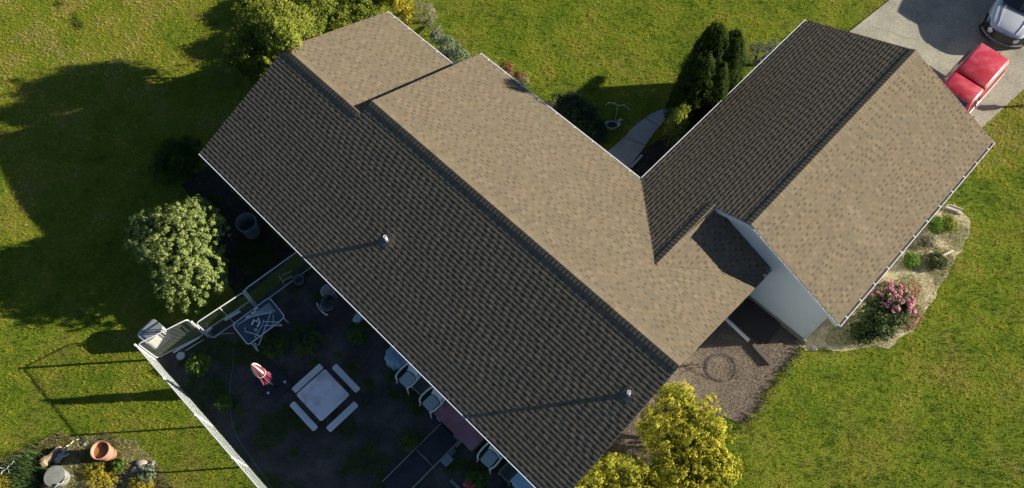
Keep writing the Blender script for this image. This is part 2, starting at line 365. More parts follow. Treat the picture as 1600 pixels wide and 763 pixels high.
# walls
wl = MB()
def wallbox(u0, u1, v0, v1, zt=HE - .02, zb=0):
    wl.box(((u0 + u1) / 2, (v0 + v1) / 2, (zt + zb) / 2), (u1 - u0, v1 - v0, zt - zb))
wallbox(.35, S0 + .2, .5, W1 - .5); wallbox(S0 + .2, L - .3, .5, W - .5); wallbox(A + .45, B_ - .54, VW, V2 - .35); wallbox(A + .45, L - .5, W - .6, VW - .003)
def gable_u(u, v0, v1, vm, zp):            # triangular gable prism
    z = HE - .025
    for t in (u,): wl.hexa([(t - .03, v0, z), (t + .03, v0, z), (t + .03, v1, z), (t - .03, v1, z), (t - .03, vm, zp), (t + .03, vm, zp), (t + .03, vm + .001, zp), (t - .03, vm + .001, zp)])
gable_u(.40, .5, W1 - .5, W1 / 2, zr_(W1 / 2) - .12); gable_u(L - .35, .5, W - .5, W / 2, zr_(W / 2) - .12); gable_u(S0 + .24, .5, W - .5, W / 2, zr_(W / 2) - .12)
for v in (VW + .03, V2 - .4):
    zb_ = HE - .025; ua, ub = A + .45, B_ - .54; hh = lambda u: HE + min(u - A, B_ - u) * p - .095
    for (x0_, x1_) in ((ua, G), (G, ub)):
        wl.hexa([(x0_, v - .03, zb_), (x1_, v - .03, zb_), (x1_, v + .03, zb_), (x0_, v + .03, zb_), (x0_, v - .03, hh(x0_)), (x1_, v - .03, hh(x1_)), (x1_, v + .03, hh(x1_)), (x0_, v + .03, hh(x0_))])
k = 0
while True:
    z_ = .26 + k * .165; k += 1; z1_ = z_ + .163
    if z1_ > zr_(G - A) - .2: break
    ua, ub = A + .46, B_ - .56
    if z1_ > HE - .10: ua = max(ua, A + (z1_ + .10 - HE) / p); ub = min(ub, B_ - (z1_ + .10 - HE) / p)
    if ub - ua < .2: break
    wl.hexa([(ua, VW - .016, z_), (ub, VW - .016, z_), (ub, VW - .001, z_), (ua, VW - .001, z_), (ua, VW - .005, z1_), (ub, VW - .005, z1_), (ub, VW - .001, z1_), (ua, VW - .001, z1_)])
wl.build('wall', M_wall, house)
ft = MB(); ft.box(((L + B_ - .5) / 2 - .2, VW - .02, .12), (B_ - L + .1, .05, .24)); ft.box((B_ - .53, (VW + V2 - .4) / 2, .12), (.05, V2 - .4 - VW, .24))
ft.build('foundation', mat('foundation', [(.22, .20, .17), (.32, .29, .25)], fine=.3), house)
ct = MB(); ct.box((B_ - .535, VW - .012, 1.47), (.012, .10, 2.4)); ct.box((B_ - .575, VW - .008, 1.47), (.09, .014, 2.4))
ct.build('corner_trim', M_white, house)
# garage door and doors/windows around the walls
def opening(name, c, d, m, fr=.07):
    f = MB(); f.box(c, (d[0] + (2 * fr if d[0] > .1 else .03), d[1] + (2 * fr if d[1] > .1 else .03), d[2] + 2 * fr)); fo = f.build(name, M_white, house)
    q = MB(); q.box(c, (d[0] + (.05 if d[0] < .1 else 0), d[1] + (.05 if d[1] < .1 else 0), d[2])); q.build('pane' if name == 'window' else 'panel', m, fo)
M_glass = mat('window_glass', [(.02, .025, .03), (.03, .035, .04)], rough=.08, spec=.8)
for u in (1.8, 6.2, 9.6, 14.5): opening('window', (u, .5, 1.5), (1.1, .04, 1.0), M_glass)
for u in (2.1,): opening('window', (u, W1 - .5, 1.5), (1.5, .04, 1.2), M_glass)
for u in (5.6, 8.6): opening('window', (u, W - .5, 1.5), (1.5, .04, 1.2), M_glass)
opening('door', (12.4, .5, 1.03), (.9, .04, 2.03), M_white); opening('garage_door', (G, V2 - .35, 1.12), (4.8, .04, 2.15), M_white)
# gutters
def gutter(a, b_, out, zt=HE + .005, every=.78):
    """a,b: 2D ends on the outer line; out: 2D outward dir"""
    m = MB(); a = Vector((*a, 0)); b2 = Vector((*b_, 0)); o = Vector((*out, 0)); d = (b2 - a); Ln = d.length; d.normalize()
    def bar(i0, i1, z_0, z_1): # section rectangle between inset i0..i1
        P = []
        for z in (z_0, z_1):
            P += [a - o * i0 + Vector((0, 0, z)), b2 - o * i0 + Vector((0, 0, z)), b2 - o * i1 + Vector((0, 0, z)), a - o * i1 + Vector((0, 0, z))]
        m.hexa(P)
    bar(0, .018, zt - .10, zt + .012)
    for e in (a, b2): c = e - o * .06 + d * (.006 if e is a else -.006); m.box((c.x, c.y, zt - .045), (.012 if abs(d.x) > .5 else .12, .12 if abs(d.x) > .5 else .012, .11))
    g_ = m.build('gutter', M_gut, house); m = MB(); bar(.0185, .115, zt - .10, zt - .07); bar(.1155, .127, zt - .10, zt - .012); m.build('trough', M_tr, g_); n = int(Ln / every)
    for k in range(n):
        c = a + d * (Ln * (k + .5) / n) - o * .10
        h = MB(); h.box((c.x, c.y, zt + .022), (.022 if abs(d.x) > .5 else .21, .21 if abs(d.x) > .5 else .022, .006), tilt=('X', p * -.5 * out[1]) if abs(d.x) > .5 else ('Y', p * .5 * out[0])); h.build('hanger', M_gut, g_)
M_gut = mat('gutter_paint', [(.78, .79, .80), (.86, .86, .86)], rough=.4, spec=.5)
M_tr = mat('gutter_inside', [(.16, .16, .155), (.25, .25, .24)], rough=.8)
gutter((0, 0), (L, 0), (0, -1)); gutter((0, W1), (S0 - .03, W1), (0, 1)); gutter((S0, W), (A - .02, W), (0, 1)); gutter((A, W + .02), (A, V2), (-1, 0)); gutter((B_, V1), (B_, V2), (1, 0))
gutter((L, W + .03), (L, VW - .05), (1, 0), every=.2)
def spout(pts): ds = MB(); ds.tube(pts, .038, n=4); ds.build('downspout', M_gut, house)
spout([(A - .02, W + .1, HE - .08), (A + .3, W + .12, 2.3), (A + .36, W + .12, .1)]); spout([(L - .06, VW - .1, HE - .09), (L - .2, VW - .06, 2.2), (L - .2, VW - .06, .1)])
spout([(B_ - .05, 16.75, HE - .08), (B_ - .45, 16.75, 2.35), (B_ - .47, 16.75, .15), (B_ - .2, 16.75, .07)])
spout([(B_ - .62, V1 + .15, HE - .2), (B_ - .5, V1 + .15, 2.3), (B_ - .5, V1 + .15, .1)])
spout([(L + .02, .1, HE - .08), (L - .25, .42, 2.3), (L - .25, .45, .1)])
# vents
def onfront(x, y):
    r = RM.T @ np.array([(x - CX) / F, (y - CY) / F, 1.0]); n = np.array([0, -p, 1.0]); q = CAM + r * ((HE - n @ CAM) / (n @ r)); return q
for (x, y, h) in ((604, 377, .34), (981, 617, .30)):
    q = onfront(x, y); m = MB()
    m.lathe(q, [(.052, -.05), (.052, h), (.04, h), (.04, h - .1)], n=14); vp = m.build('vent_pipe', mat('pvc', [(.8, .8, .78), (.88, .88, .86)], rough=.5), main_roof, smooth=True)
    f = MB(); f.lathe(q, [(.085, -.02), (.075, .06), (.055, .13)], n=14); nrm = Vector((0, -sinp, cosp))
    f.box((q[0], q[1], q[2] + .014), (.34, .40, .008), tilt=('X', math.atan(p))); f.build('flashing', mat('lead_flashing', [(.10, .10, .10), (.16, .155, .15)], rough=.6, metal=.3), vp)
# valley flashing strips, narrow dark lines
vf = MB()
for (a, c) in (((A, W, HE), (C_, W - (C_ - A), zr_(C_ - A))), ((L, W, HE), (C_, W - (C_ - A), zr_(C_ - A)))):
    a, c = Vector(a), Vector(c); vf.tube([a + Vector((0, 0, .004)), c + Vector((0, 0, .004))], .012, n=4, r=.2)
vf.build('valley', M_sh, gar_roof)

# ------------------------------------------------------------------ foliage helpers
def cloud(cent, crad, per, size, asp=.45, seed=0, flat=0.0, rbase=None, up=0.3, sq=1.0, out=None):
    """leaf quads scattered round clump centres. cent (n,3), crad (n,) ; returns verts, rnd"""
    r = np.random.default_rng(seed); n = len(cent); k = n * per
    ci = np.repeat(np.arange(n), per); d = r.normal(size=(k, 3)); d /= np.linalg.norm(d, axis=1)[:, None]
    rad = r.random(k) ** .5; c = cent[ci] + d * (rad * crad[ci])[:, None] * np.array([1, 1, sq])
    nrm = d * .8 + r.normal(size=(k, 3)) * .5 + np.array([0, 0, up])
    if out is not None: nrm += out[ci] * .8
    nrm /= np.linalg.norm(nrm, axis=1)[:, None]
    a = np.cross(nrm, r.normal(size=(k, 3))); a /= np.linalg.norm(a, axis=1)[:, None]; b = np.cross(nrm, a)
    s = size * r.uniform(.6, 1.35, k)[:, None]
    V = np.stack([c - a * s, c + b * s * asp + nrm * s * .12, c + a * s, c - b * s * asp + nrm * s * .12], 1).reshape(-1, 3)
    rb = r.random(n) if rbase is None else rbase
    return V, np.clip(rb[ci] * .6 + r.random(k) * .4, 0, 1)
def ellclumps(blobs, n, crad, seed=0, zmin=None, jit=(.72, 1.04), lump=.16):
    r = np.random.default_rng(seed); vol = np.array([b[3] * b[4] + b[4] * b[5] + b[3] * b[5] for b in blobs]); vol = vol / vol.sum(); C, R, O = [], [], []
    for b, f in zip(blobs, vol):
        m = max(3, int(n * f)); d = r.normal(size=(m, 3)); d[:, 2] = np.where(d[:, 2] < -.3, -d[:, 2], d[:, 2]); d /= np.linalg.norm(d, axis=1)[:, None]
        g = 1 + lump * np.sin(d[:, 0] * 5 + b[0]) * np.cos(d[:, 1] * 6 + b[1]) + lump * .7 * np.sin(d[:, 2] * 8 + d[:, 0] * 7)
        q = np.array(b[:3]) + d * np.array(b[3:6]) * (r.uniform(*jit, m) * g)[:, None]
        C.append(q); O.append(d); R.append(crad * r.uniform(.6, 1.4, m))
    C, R, O = np.vstack(C), np.concatenate(R), np.vstack(O)
    if zmin is not None: k = C[:, 2] > zmin; C, R, O = C[k], R[k], O[k]
    return C, R, O
M_bark = mat('bark', [(.07, .05, .035), (.16, .125, .09)], scale=6, detail=6, fine=.4, bump=.6, stretch=(1, 1, .3))
def plant(name, label, cat, base, blobs, lm, n=200, crad=.12, per=14, size=.04, asp=.45, seed=0, group=None, trunk=.05, stems=5, part='foliage', zmin=.03, lump=.16, core=None, up=.3, jit=(.72, 1.04), sq=1.0):
    """a shrub or tree: trunk/stems + crown; blobs are in world coordinates"""
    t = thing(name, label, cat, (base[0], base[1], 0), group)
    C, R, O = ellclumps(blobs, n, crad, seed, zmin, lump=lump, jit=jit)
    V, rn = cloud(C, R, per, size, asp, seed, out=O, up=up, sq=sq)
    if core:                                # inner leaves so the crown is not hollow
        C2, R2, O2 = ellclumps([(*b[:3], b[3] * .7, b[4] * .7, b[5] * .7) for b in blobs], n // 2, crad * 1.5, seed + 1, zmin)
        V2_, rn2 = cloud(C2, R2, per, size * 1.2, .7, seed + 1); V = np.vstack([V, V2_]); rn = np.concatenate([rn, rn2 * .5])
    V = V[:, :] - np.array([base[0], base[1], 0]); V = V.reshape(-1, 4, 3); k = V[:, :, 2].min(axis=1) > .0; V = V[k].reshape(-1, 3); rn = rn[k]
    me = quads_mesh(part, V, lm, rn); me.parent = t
    m = MB(); rr = random.Random(seed)
    for i in range(stems):
        b = blobs[i % len(blobs)]; e = (b[0] + rr.uniform(-.5, .5) * b[3], b[1] + rr.uniform(-.5, .5) * b[4], b[2] + .3 * b[5]); s = (base[0] + rr.uniform(-.04, .04), base[1] + rr.uniform(-.04, .04), -.03)
        md = tuple((s[j] * .6 + e[j] * .4) + rr.uniform(-.05, .05) for j in range(3)); m.tube([s, md, e], [trunk, trunk * .7, trunk * .25], n=7)
    m.build('trunk' if trunk > .05 else 'stem', M_bark, t); return t
def blades(P, ln, wd, seed, tilt=(.2, 1.2), z0=0.0, curl=False):
    r = np.random.default_rng(seed); k = len(P); th = r.random(k) * 2 * PI; ti = r.uniform(*tilt, k); ln = ln * r.uniform(.6, 1.3, k) if np.isscalar(ln) else ln
    dx, dy = np.cos(th), np.sin(th); h = np.stack([dx * np.sin(ti), dy * np.sin(ti), np.cos(ti)], 1) * ln[:, None]
    s = np.stack([-dy, dx, np.zeros(k)], 1) * (wd * r.uniform(.6, 1.4, k))[:, None] / 2
    B = np.column_stack([P, np.full(k, z0)]) if P.shape[1] == 2 else P
    return np.stack([B - s, B + s, B + h], 1).reshape(-1, 3)

# ------------------------------------------------------------------ grass, weeds, chips
VIEW = px([(-70, -60), (1670, -60), (1670, 830), (-70, 830)])
def scatter(n, seed, poly=VIEW):
    r = np.random.default_rng(seed); q = np.array([x[:2] for x in poly]); lo, hi = q.min(0), q.max(0); P = lo + r.random((n, 2)) * (hi - lo); return P[inpoly(P, poly)]
HOUSE1 = [(.3, .5), (L - .3, .5), (L - .3, W), (B_ - .5, W + .3), (B_ - .5, V2), (A + .4, V2), (A + .4, W), (.3, W - .6)]
P = scatter(680000, 21)
n1 = vnoise(P, .35, 1); n2 = vnoise(P, 1.3, 2); n3 = vnoise(P, 4.0, 3); n4 = vnoise(P, 9, 4); n5 = vnoise(P, 17, 5)
keep = np.ones(len(P), bool)
for poly in (YARD, DRIVE, PATH, HOUSE1): keep &= ~inpoly(P, poly)
rr = np.random.default_rng(5)
for poly, dens in ((MULCH, .03), (STRAW, .18), (WEED, .75), (SHADEBED, .05), (LEFTBED, .06)): keep &= ~(inpoly(P, poly) & (rr.random(len(P)) > dens))
keep &= rr.random(len(P)) < .40 + 1.1 * n5 * n4 + .35 * n3
P, n1, n2, n3, n4, n5 = (a[keep] for a in (P, n1, n2, n3, n4, n5))
# position-dependent tone: drier, yellower lawn to the upper left and far right, greener by the lower right
dry = np.clip((-P[:, 0] - P[:, 1] * .1 + 2) / 14, 0, 1) * .36 + .75 * np.exp(-((P[:, 0] - 20.0) / 1.1) ** 2) * (P[:, 1] > 20.5) + .14 * (P[:, 0] > 17) * (n2 - .3) - .07 * (P[:, 0] > 12)
tone = np.clip(.14 + .50 * n1 * .8 + .62 * (n2 - .5) + .40 * (n3 - .5) + .45 * (vnoise(P, 6.5, 91) - .5) + .30 * (vnoise(P, 15, 92) - .5) + .25 * (vnoise(P, .8, 77) - .4) + .10 * np.sin((P[:, 0] - .6 * P[:, 1]) * 3.1 + 3 * n1) * n2 + dry, 0, 1)
K = 3
PP = np.repeat(P, K, 0) + rr.normal(size=(len(P) * K, 2)) * .018
ln = np.repeat(.020 + .020 * n3 + .055 * n4 ** 1.5 + .030 * n5, K) * rr.uniform(.6, 1.3, len(PP))
V = blades(PP, ln, .014, 6, tilt=(.45, 1.45), z0=.003); rn = np.clip(np.repeat(tone, K) * .95 + rr.normal(size=len(PP)) * .07 + .02, 0, 1)
GC = [(.045, .10, .014), (.11, .205, .018), (.235, .32, .026), (.37, .375, .04), (.48, .40, .08), (.55, .43, .20)]
M_grass = mat('grass', [GC[1], GC[3]], scale=.5, rnd=.9, rndcols=GC, trans=.4, rough=.8, spec=.03)
o = quads_mesh('grass', V, M_grass, rn, nper=3); o['kind'] = 'stuff'; o['label'] = 'patchy green and yellow lawn of short grass around the house'
rt = [at(*q)[:2] for q in ((80, -8), (92, 8), (112, 22), (122, 38), (140, 50))]; Q = []
for i in range(4): tt = rr.random(260); Q.append(np.array(rt[i]) + (np.array(rt[i + 1]) - np.array(rt[i])) * tt[:, None] + rr.normal(size=(260, 2)) * .13)
Q = np.vstack(Q); Q = Q[vnoise(Q, 3.0, 99) > .4]; V = blades(Q, .10, .02, 66, tilt=(.1, 1.1)); o = quads_mesh('weed_tufts', V, leafmat('tuft_leaf', [(.02, .045, .01), (.05, .09, .02), (.12, .15, .03)]), rr.random(len(Q)), nper=3); tag(o, 'ragged dark weeds along the shallow rut at the top left of the lawn', None, kind='stuff')
# broad-leaved clover patches in the right lawn
P = scatter(260000, 31); c1 = vnoise(P, .8, 11) * vnoise(P, 3.1, 12)
k = (c1 > .40) & (P[:, 0] > 10)
for poly in (YARD, DRIVE, MULCH, STRAW, PATH, HOUSE1, SHADEBED): k &= ~inpoly(P, poly)
P = P[k]; V, rn = cloud(np.column_stack([P, np.full(len(P), .045)]), np.full(len(P), .03), 3, .013, .9, 8, up=1.2)
o = quads_mesh('clover', V, leafmat('clover_leaf', [(.04, .10, .03), (.07, .15, .05), (.13, .2, .09)]), rn); tag(o, 'bluish green clover patches in the lawn', None, kind='stuff')
# yard weeds in dark soil
P = scatter(60000, 41, YARD); c1 = vnoise(P, .7, 13); c2 = vnoise(P, 2.5, 14)
k = (c1 * .6 + c2 * .5 > .58) & (P[:, 1] < .3); k &= ~((abs(P[:, 0] - 8.9) < 1.1) & (abs(P[:, 1] + 2.4) < 1.1))
P = P[k]; V1_ = blades(np.repeat(P, 4, 0) + rr.normal(size=(len(P) * 4, 2)) * .04, .10, .016, 9, tilt=(.3, 1.2))
o = quads_mesh('yard_weeds', V1_, leafmat('weed_leaf', [(.05, .10, .02), (.10, .17, .03), (.18, .24, .05)]), rr.random(len(P) * 4), nper=3); tag(o, 'low weeds creeping over the dark soil of the fenced yard', None, kind='stuff')
def chips(name, label, poly, n, size, m, seed, z=.012, asp=.5, thick=True, noise=None):
    P = scatter(n, seed, poly)
    if noise: P = P[vnoise(P, noise, seed) > .35]
    r = np.random.default_rng(seed); k = len(P); a = r.normal(size=(k, 3)); a[:, 2] *= .35; a /= np.linalg.norm(a, axis=1)[:, None]
    nn = np.tile([0, 0, 1.], (k, 1)) + r.normal(size=(k, 3)) * .35; b = np.cross(nn, a); b /= np.linalg.norm(b, axis=1)[:, None]
    s = size * r.uniform(.4, 1.5, k)[:, None]; c = np.column_stack([P, z + r.random(k) * size * .9])
    V = np.stack([c - a * s, c + b * s * asp, c + a * s, c - b * s * asp], 1).reshape(-1, 3)
    o = quads_mesh(name, V, m, r.random(k)); tag(o, label, None, kind='stuff'); return o
M_chip = mat('bark_chip', [(.10, .07, .055), (.22, .17, .135)], rnd=.8, rndcols=[(.06, .045, .033), (.14, .108, .08), (.21, .17, .13), (.36, .31, .25)], scale=2)
chips('bark_chips', 'brown wood chips and grit on the bed behind the house end', MULCH, 60000, .015, M_chip, 51)
P = px([(1251, 545), (1222, 582), (1196, 613), (1180, 647), (1150, 672)]); rr2 = np.random.default_rng(77); Q = []
for i in range(len(P) - 1):
    n_ = int(np.hypot(P[i + 1][0] - P[i][0], P[i + 1][1] - P[i][1]) * 70); tt = rr2.random(n_); Q.append(np.array(P[i]) + (np.array(P[i + 1]) - np.array(P[i])) * tt[:, None] + rr2.normal(size=(n_, 2)) * .10)
Q = np.vstack(Q); V, rn = cloud(np.column_stack([Q, np.full(len(Q), .04)]), np.full(len(Q), .06), 8, .022, .5, 78, up=.8)
o = quads_mesh('edge_clods', V, mat('edge_clod', [(.04, .045, .02), (.10, .08, .055)], rnd=.7, rndcols=[(.03, .03, .015), (.07, .055, .035), (.08, .11, .03)]), rn); tag(o, 'dark clods and weeds along the lawn edge of the wood chip bed', None, kind='stuff')
M_str = mat('straw', [(.22, .18, .10), (.40, .34, .22)], rnd=.8, rndcols=[(.14, .13, .05), (.30, .26, .12), (.50, .44, .27), (.66, .60, .44)], scale=2)
chips('straw_litter', 'pale straw litter over the garage flower bed', STRAW, 30000, .035, M_str, 52, asp=.12)
chips('straw_litter', 'dry stalks littering the corner rubble bed', WEED, 9000, .05, M_str, 53, asp=.10)
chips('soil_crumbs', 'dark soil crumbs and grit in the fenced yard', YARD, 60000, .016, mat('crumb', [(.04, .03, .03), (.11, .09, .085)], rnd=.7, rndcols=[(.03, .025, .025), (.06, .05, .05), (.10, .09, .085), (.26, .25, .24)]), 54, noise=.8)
P = scatter(9000, 61, STRAW); P = P[vnoise(P, 1.3, 17) > .5]
V1_ = blades(np.repeat(P, 5, 0) + rr.normal(size=(len(P) * 5, 2)) * .03, .09, .014, 19, tilt=(.6, 1.4))
o = quads_mesh('bed_weeds', V1_, leafmat('bed_weed_leaf', [(.07, .12, .02), (.13, .20, .03), (.22, .26, .06), (.30, .24, .1)]), rr.random(len(P) * 5), nper=3); tag(o, 'light green weeds between the straw of the garage flower bed', None, kind='stuff')
P = scatter(16000, 62, WEED); P = P[vnoise(P, 1.4, 18) > .42]
V1_ = blades(np.repeat(P, 5, 0) + rr.normal(size=(len(P) * 5, 2)) * .04, .15, .014, 20, tilt=(.2, 1.2))
o = quads_mesh('bed_weeds', V1_, leafmat('bed_weed_leaf2', [(.05, .08, .02), (.10, .14, .03), (.22, .2, .05), (.3, .24, .12)]), rr.random(len(P) * 5), nper=3); tag(o, 'rough weeds growing through the corner rubble bed', None, kind='stuff')

# ------------------------------------------------------------------ trees and shrubs
def B(x, y, z, rx, ry=None, rz=None): q = at(x, y, z); return (q[0], q[1], z, rx, ry or rx, rz or rx)
LM = dict(
    pale=leafmat('pale_leaf', [(.05, .09, .025), (.13, .19, .05), (.26, .32, .09), (.42, .46, .17)], .15),
    box=leafmat('boxwood_leaf', [(.02, .05, .01), (.035, .075, .015), (.05, .10, .02)], .15),
    thuja=leafmat('thuja_leaf', [(.008, .018, .004), (.018, .036, .007), (.06, .09, .014)], .08),
    arb=leafmat('juniper_leaf', [(.045, .08, .012), (.12, .18, .022), (.23, .27, .04), (.34, .32, .06)], .2),
    gold=leafmat('golden_leaf', [(.035, .07, .01), (.14, .18, .015), (.42, .38, .025), (.70, .58, .09)], .12),
    yel=leafmat('yellow_leaf', [(.22, .20, .02), (.42, .36, .03), (.55, .45, .06)], .25),
    grey=leafmat('grey_leaf', [(.09, .13, .08), (.15, .20, .13), (.24, .30, .2)], .2),
    dark=leafmat('dark_leaf', [(.018, .035, .018), (.035, .06, .035), (.07, .10, .06)], .15),
    rhod=leafmat('rhododendron_leaf', [(.02, .04, .012), (.04, .075, .02), (.16, .19, .09)], .15),
    red=leafmat('red_leaf', [(.14, .04, .03), (.25, .08, .06), (.3, .2, .1)], .2),
    twig=leafmat('twig_leaf', [(.14, .12, .08), (.25, .22, .16), (.30, .28, .16)], .1),
    fresh=leafmat('fresh_leaf', [(.06, .13, .02), (.11, .2, .03), (.2, .3, .06)], .3))
# pale round tree at the yard corner
b0 = B(284, 380, 1.7, 1.35, 1.35, 1.1)
plant('round_tree', 'pale yellow-green round tree catching the sun beside the fenced yard corner', 'tree', b0[:2], [b0, B(300, 430, 1.35, 1.15, 1.2, 1.1), B(250, 375, 1.3, 1.05, 1.05, 1.0), B(310, 350, 1.6, .85, .85, .9)], LM['pale'], n=1050, crad=.10, per=36, size=.034, asp=.5, seed=3, trunk=.09, stems=7, lump=.10, core=True, jit=(.86, 1.10))
b0 = B(280, 252, .8, .95, 1.1, .8)
plant('boxwood_shrub', 'dark rounded shrub in the shade below the left end of the roof', 'shrub', b0[:2], [b0], LM['box'], n=500, crad=.1, per=26, size=.022, seed=4, lump=.05, core=True, group='dark shrubs beside the left house end')
b0 = B(322, 330, .5, .9, .7, .55)
plant('boxwood_shrub', 'low dark shrub between the pale round tree and the eave', 'shrub', b0[:2], [b0], LM['box'], n=300, crad=.1, per=22, size=.022, seed=5, lump=.12, core=True, group='dark shrubs beside the left house end')
b0 = B(398, 402, .5, .62, .75, .5)
plant('boxwood_shrub', 'dark shrub behind the fence just below the grey bin', 'shrub', b0[:2], [b0], LM['box'], n=300, crad=.1, per=22, size=.025, seed=6, lump=.12, core=True, group='dark shrubs beside the left house end')
# gable-end tree and hedge
b0 = B(430, 42, 3.0, .95, .85, .95)
plant('conifer_tree', 'tall shaggy green conifer leaning over the left roof peak', 'tree', (b0[0] + .1, b0[1], 0), [b0, B(425, 48, 2.4, 1.1, 1.0, 1.1), B(442, 62, 3.6, .75, .7, .85), B(455, 48, 2.8, .9, .9, .9), B(392, 72, 2.3, .75, .8, .8), B(376, 95, 1.8, .6, .7, .6), B(450, 68, 4.5, .42, .38, .4), B(395, 110, 1.3, .55, .5, .6)], LM['arb'], n=900, crad=.19, per=28, size=.05, asp=.38, seed=7, trunk=.11, stems=8, lump=.26, core=True)
b0 = B(398, 15, .3, .75, .9, .35)
plant('juniper_shrub', 'dark low conifer shrub in the shade left of the tall conifer', 'shrub', b0[:2], [b0, B(384, 62, .4, .6, .9, .4), B(392, 100, .3, .6, .6, .35)], LM['arb'], n=420, crad=.15, per=22, size=.042, asp=.38, seed=19, lump=.2, core=True, group='conifer shrubs along the left house end')
b0 = B(500, 18, .8, 1.0, .9, .55)
plant('juniper_shrub', 'light green spreading conifer shrub beside the left roof slope', 'shrub', b0[:2], [b0, B(470, -5, .7, .9, .9, .55), B(485, 45, .8, .6, .6, .5)], LM['arb'], n=470, crad=.16, per=24, size=.045, asp=.38, seed=8, lump=.22, core=True, group='conifer shrubs along the left house end')
b0 = B(560, 12, .7, .95, .85, .5)
plant('juniper_shrub', 'green conifer shrub at the top edge near the left roof corner', 'shrub', b0[:2], [b0, B(535, 25, .7, .6, .6, .45), B(590, -5, .6, .6, .6, .45)], LM['arb'], n=380, crad=.14, per=24, size=.042, asp=.38, seed=9, lump=.22, core=True, group='conifer shrubs along the left house end')
b0 = B(625, 2, .8, .55, .5, .5)
plant('golden_shrub', 'small yellow shrub just above the left roof corner', 'shrub', b0[:2], [b0], LM['yel'], n=140, crad=.11, per=20, size=.045, seed=10, lump=.2)
b0 = B(636, 24, .5, .34, .3, .4)
plant('golden_shrub', 'yellow flowering shrub against the gutter of the short roof section', 'shrub', b0[:2], [b0], LM['yel'], n=70, crad=.1, per=16, size=.045, seed=11, lump=.2)
b0 = B(664, 22, .55, .6, .5, .5)
plant('bare_shrub', 'grey-brown twiggy shrub right of the yellow shrubs', 'shrub', b0[:2], [b0, B(682, 52, .35, .4, .35, .3)], LM['twig'], n=150, crad=.14, per=18, size=.05, asp=.10, seed=12, lump=.2, stems=16, trunk=.018)
b0 = B(700, 74, .5, .5, .42, .4)
plant('grey_shrub', 'grey-green leafy shrub in the corner where the two roof eaves step', 'shrub', b0[:2], [b0, B(718, 88, .45, .4, .32, .38), B(684, 62, .4, .35, .3, .32)], LM['grey'], n=260, crad=.09, per=18, size=.036, seed=13, lump=.2)
b0 = B(793, 108, .3, .36, .22, .22)
plant('red_shrub', 'small red-leaved shrub beside the middle roof gutter', 'shrub', b0[:2], [b0, B(812, 120, .25, .25, .2, .2)], LM['red'], n=90, crad=.07, per=16, size=.03, seed=14)
b0 = B(817, 126, .2, .3, .22, .2)
plant('bare_shrub', 'small tan dry shrub next to the red-leaved one', 'shrub', b0[:2], [b0], LM['twig'], n=80, crad=.07, per=14, size=.03, asp=.2, seed=15, stems=8, trunk=.01)
b0 = B(897, 178, .75, .95, .72, .6)
plant('spreading_juniper', 'dark blue-green juniper beside the walk and the swan planter', 'shrub', b0[:2], [b0, B(920, 205, .55, .75, .6, .5)], LM['dark'], n=420, crad=.14, per=26, size=.045, asp=.3, seed=16, lump=.2, core=True)
# columnar cypresses: leafy cones of upright sprays
def cypress(label, bx, by, h, r0, seed):
    t = thing('columnar_cypress', label, 'tree', (bx, by, 0), 'columnar cypresses beside the garage'); r = np.random.default_rng(seed); n = int(1700 * h / 5)
    z = h * r.random(n) ** 1.15 * .98; f = z / h; rad = r0 * np.clip(np.minimum(.55 + 2.2 * f, 1.0), 0, 1) * np.sqrt(np.clip(1 - f ** 2.6, 0, 1)); th = r.random(n) * 2 * PI
    rad = rad * (1 + .10 * np.sin(3 * th + z * 1.3 + seed) + .04 * np.sin(9 * th + z * 3)) * r.uniform(.88, 1.04, n)
    C = np.stack([np.cos(th) * rad, np.sin(th) * rad, z + .05], 1); O = np.stack([np.cos(th), np.sin(th), np.full(n, .5)], 1)
    V, rn = cloud(C, np.full(n, .075), 20, .030, .4, seed, out=O, up=.5, sq=2.2)
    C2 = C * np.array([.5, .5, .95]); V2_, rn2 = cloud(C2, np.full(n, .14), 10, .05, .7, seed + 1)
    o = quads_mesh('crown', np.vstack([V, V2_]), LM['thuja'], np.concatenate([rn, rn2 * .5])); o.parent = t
    m = MB(); m.tube([(0, 0, -.05), (0, 0, h * .5), (0, 0, h * .93)], [.09, .05, .015], n=8); m.build('trunk', M_bark, None).parent = t
    return t
for (lab, x, y, h, r_, s) in (('tallest dark columnar cypress, farthest from the garage eave', 10.62, 14.85, 5.4, .82, 1), ('dark columnar cypress nearest the top of the garage eave', 11.1, 15.35, 5.0, .74, 2), ('sunlit-edged columnar cypress in front of the taller two', 10.8, 14.15, 4.7, .78, 3), ('slim columnar cypress touching the garage gutter', 11.3, 14.55, 4.2, .6, 4)):
    cypress(lab, x, y, h, r_, s)
b0 = B(1118, 143, 2.2, .3, .3, .3)
b0 = (11.05, 13.1, 1.5, .42, .42, 1.3)
plant('leafy_shrub', 'light green upright shrub at the foot of the cypresses', 'shrub', b0[:2], [b0], LM['arb'], n=170, crad=.12, per=20, size=.035, seed=17)
b0 = B(1185, 88, .6, .55, .6, .5)
plant('grey_shrub', 'grey lavender-like shrub beside the garage gutter beyond the cypresses', 'shrub', b0[:2], [b0, B(1207, 80, .5, .4, .4, .4)], leafmat('lavender_leaf', [(.08, .10, .08), (.14, .16, .13), (.2, .22, .18)]), n=220, crad=.1, per=20, size=.03, asp=.25, seed=18)
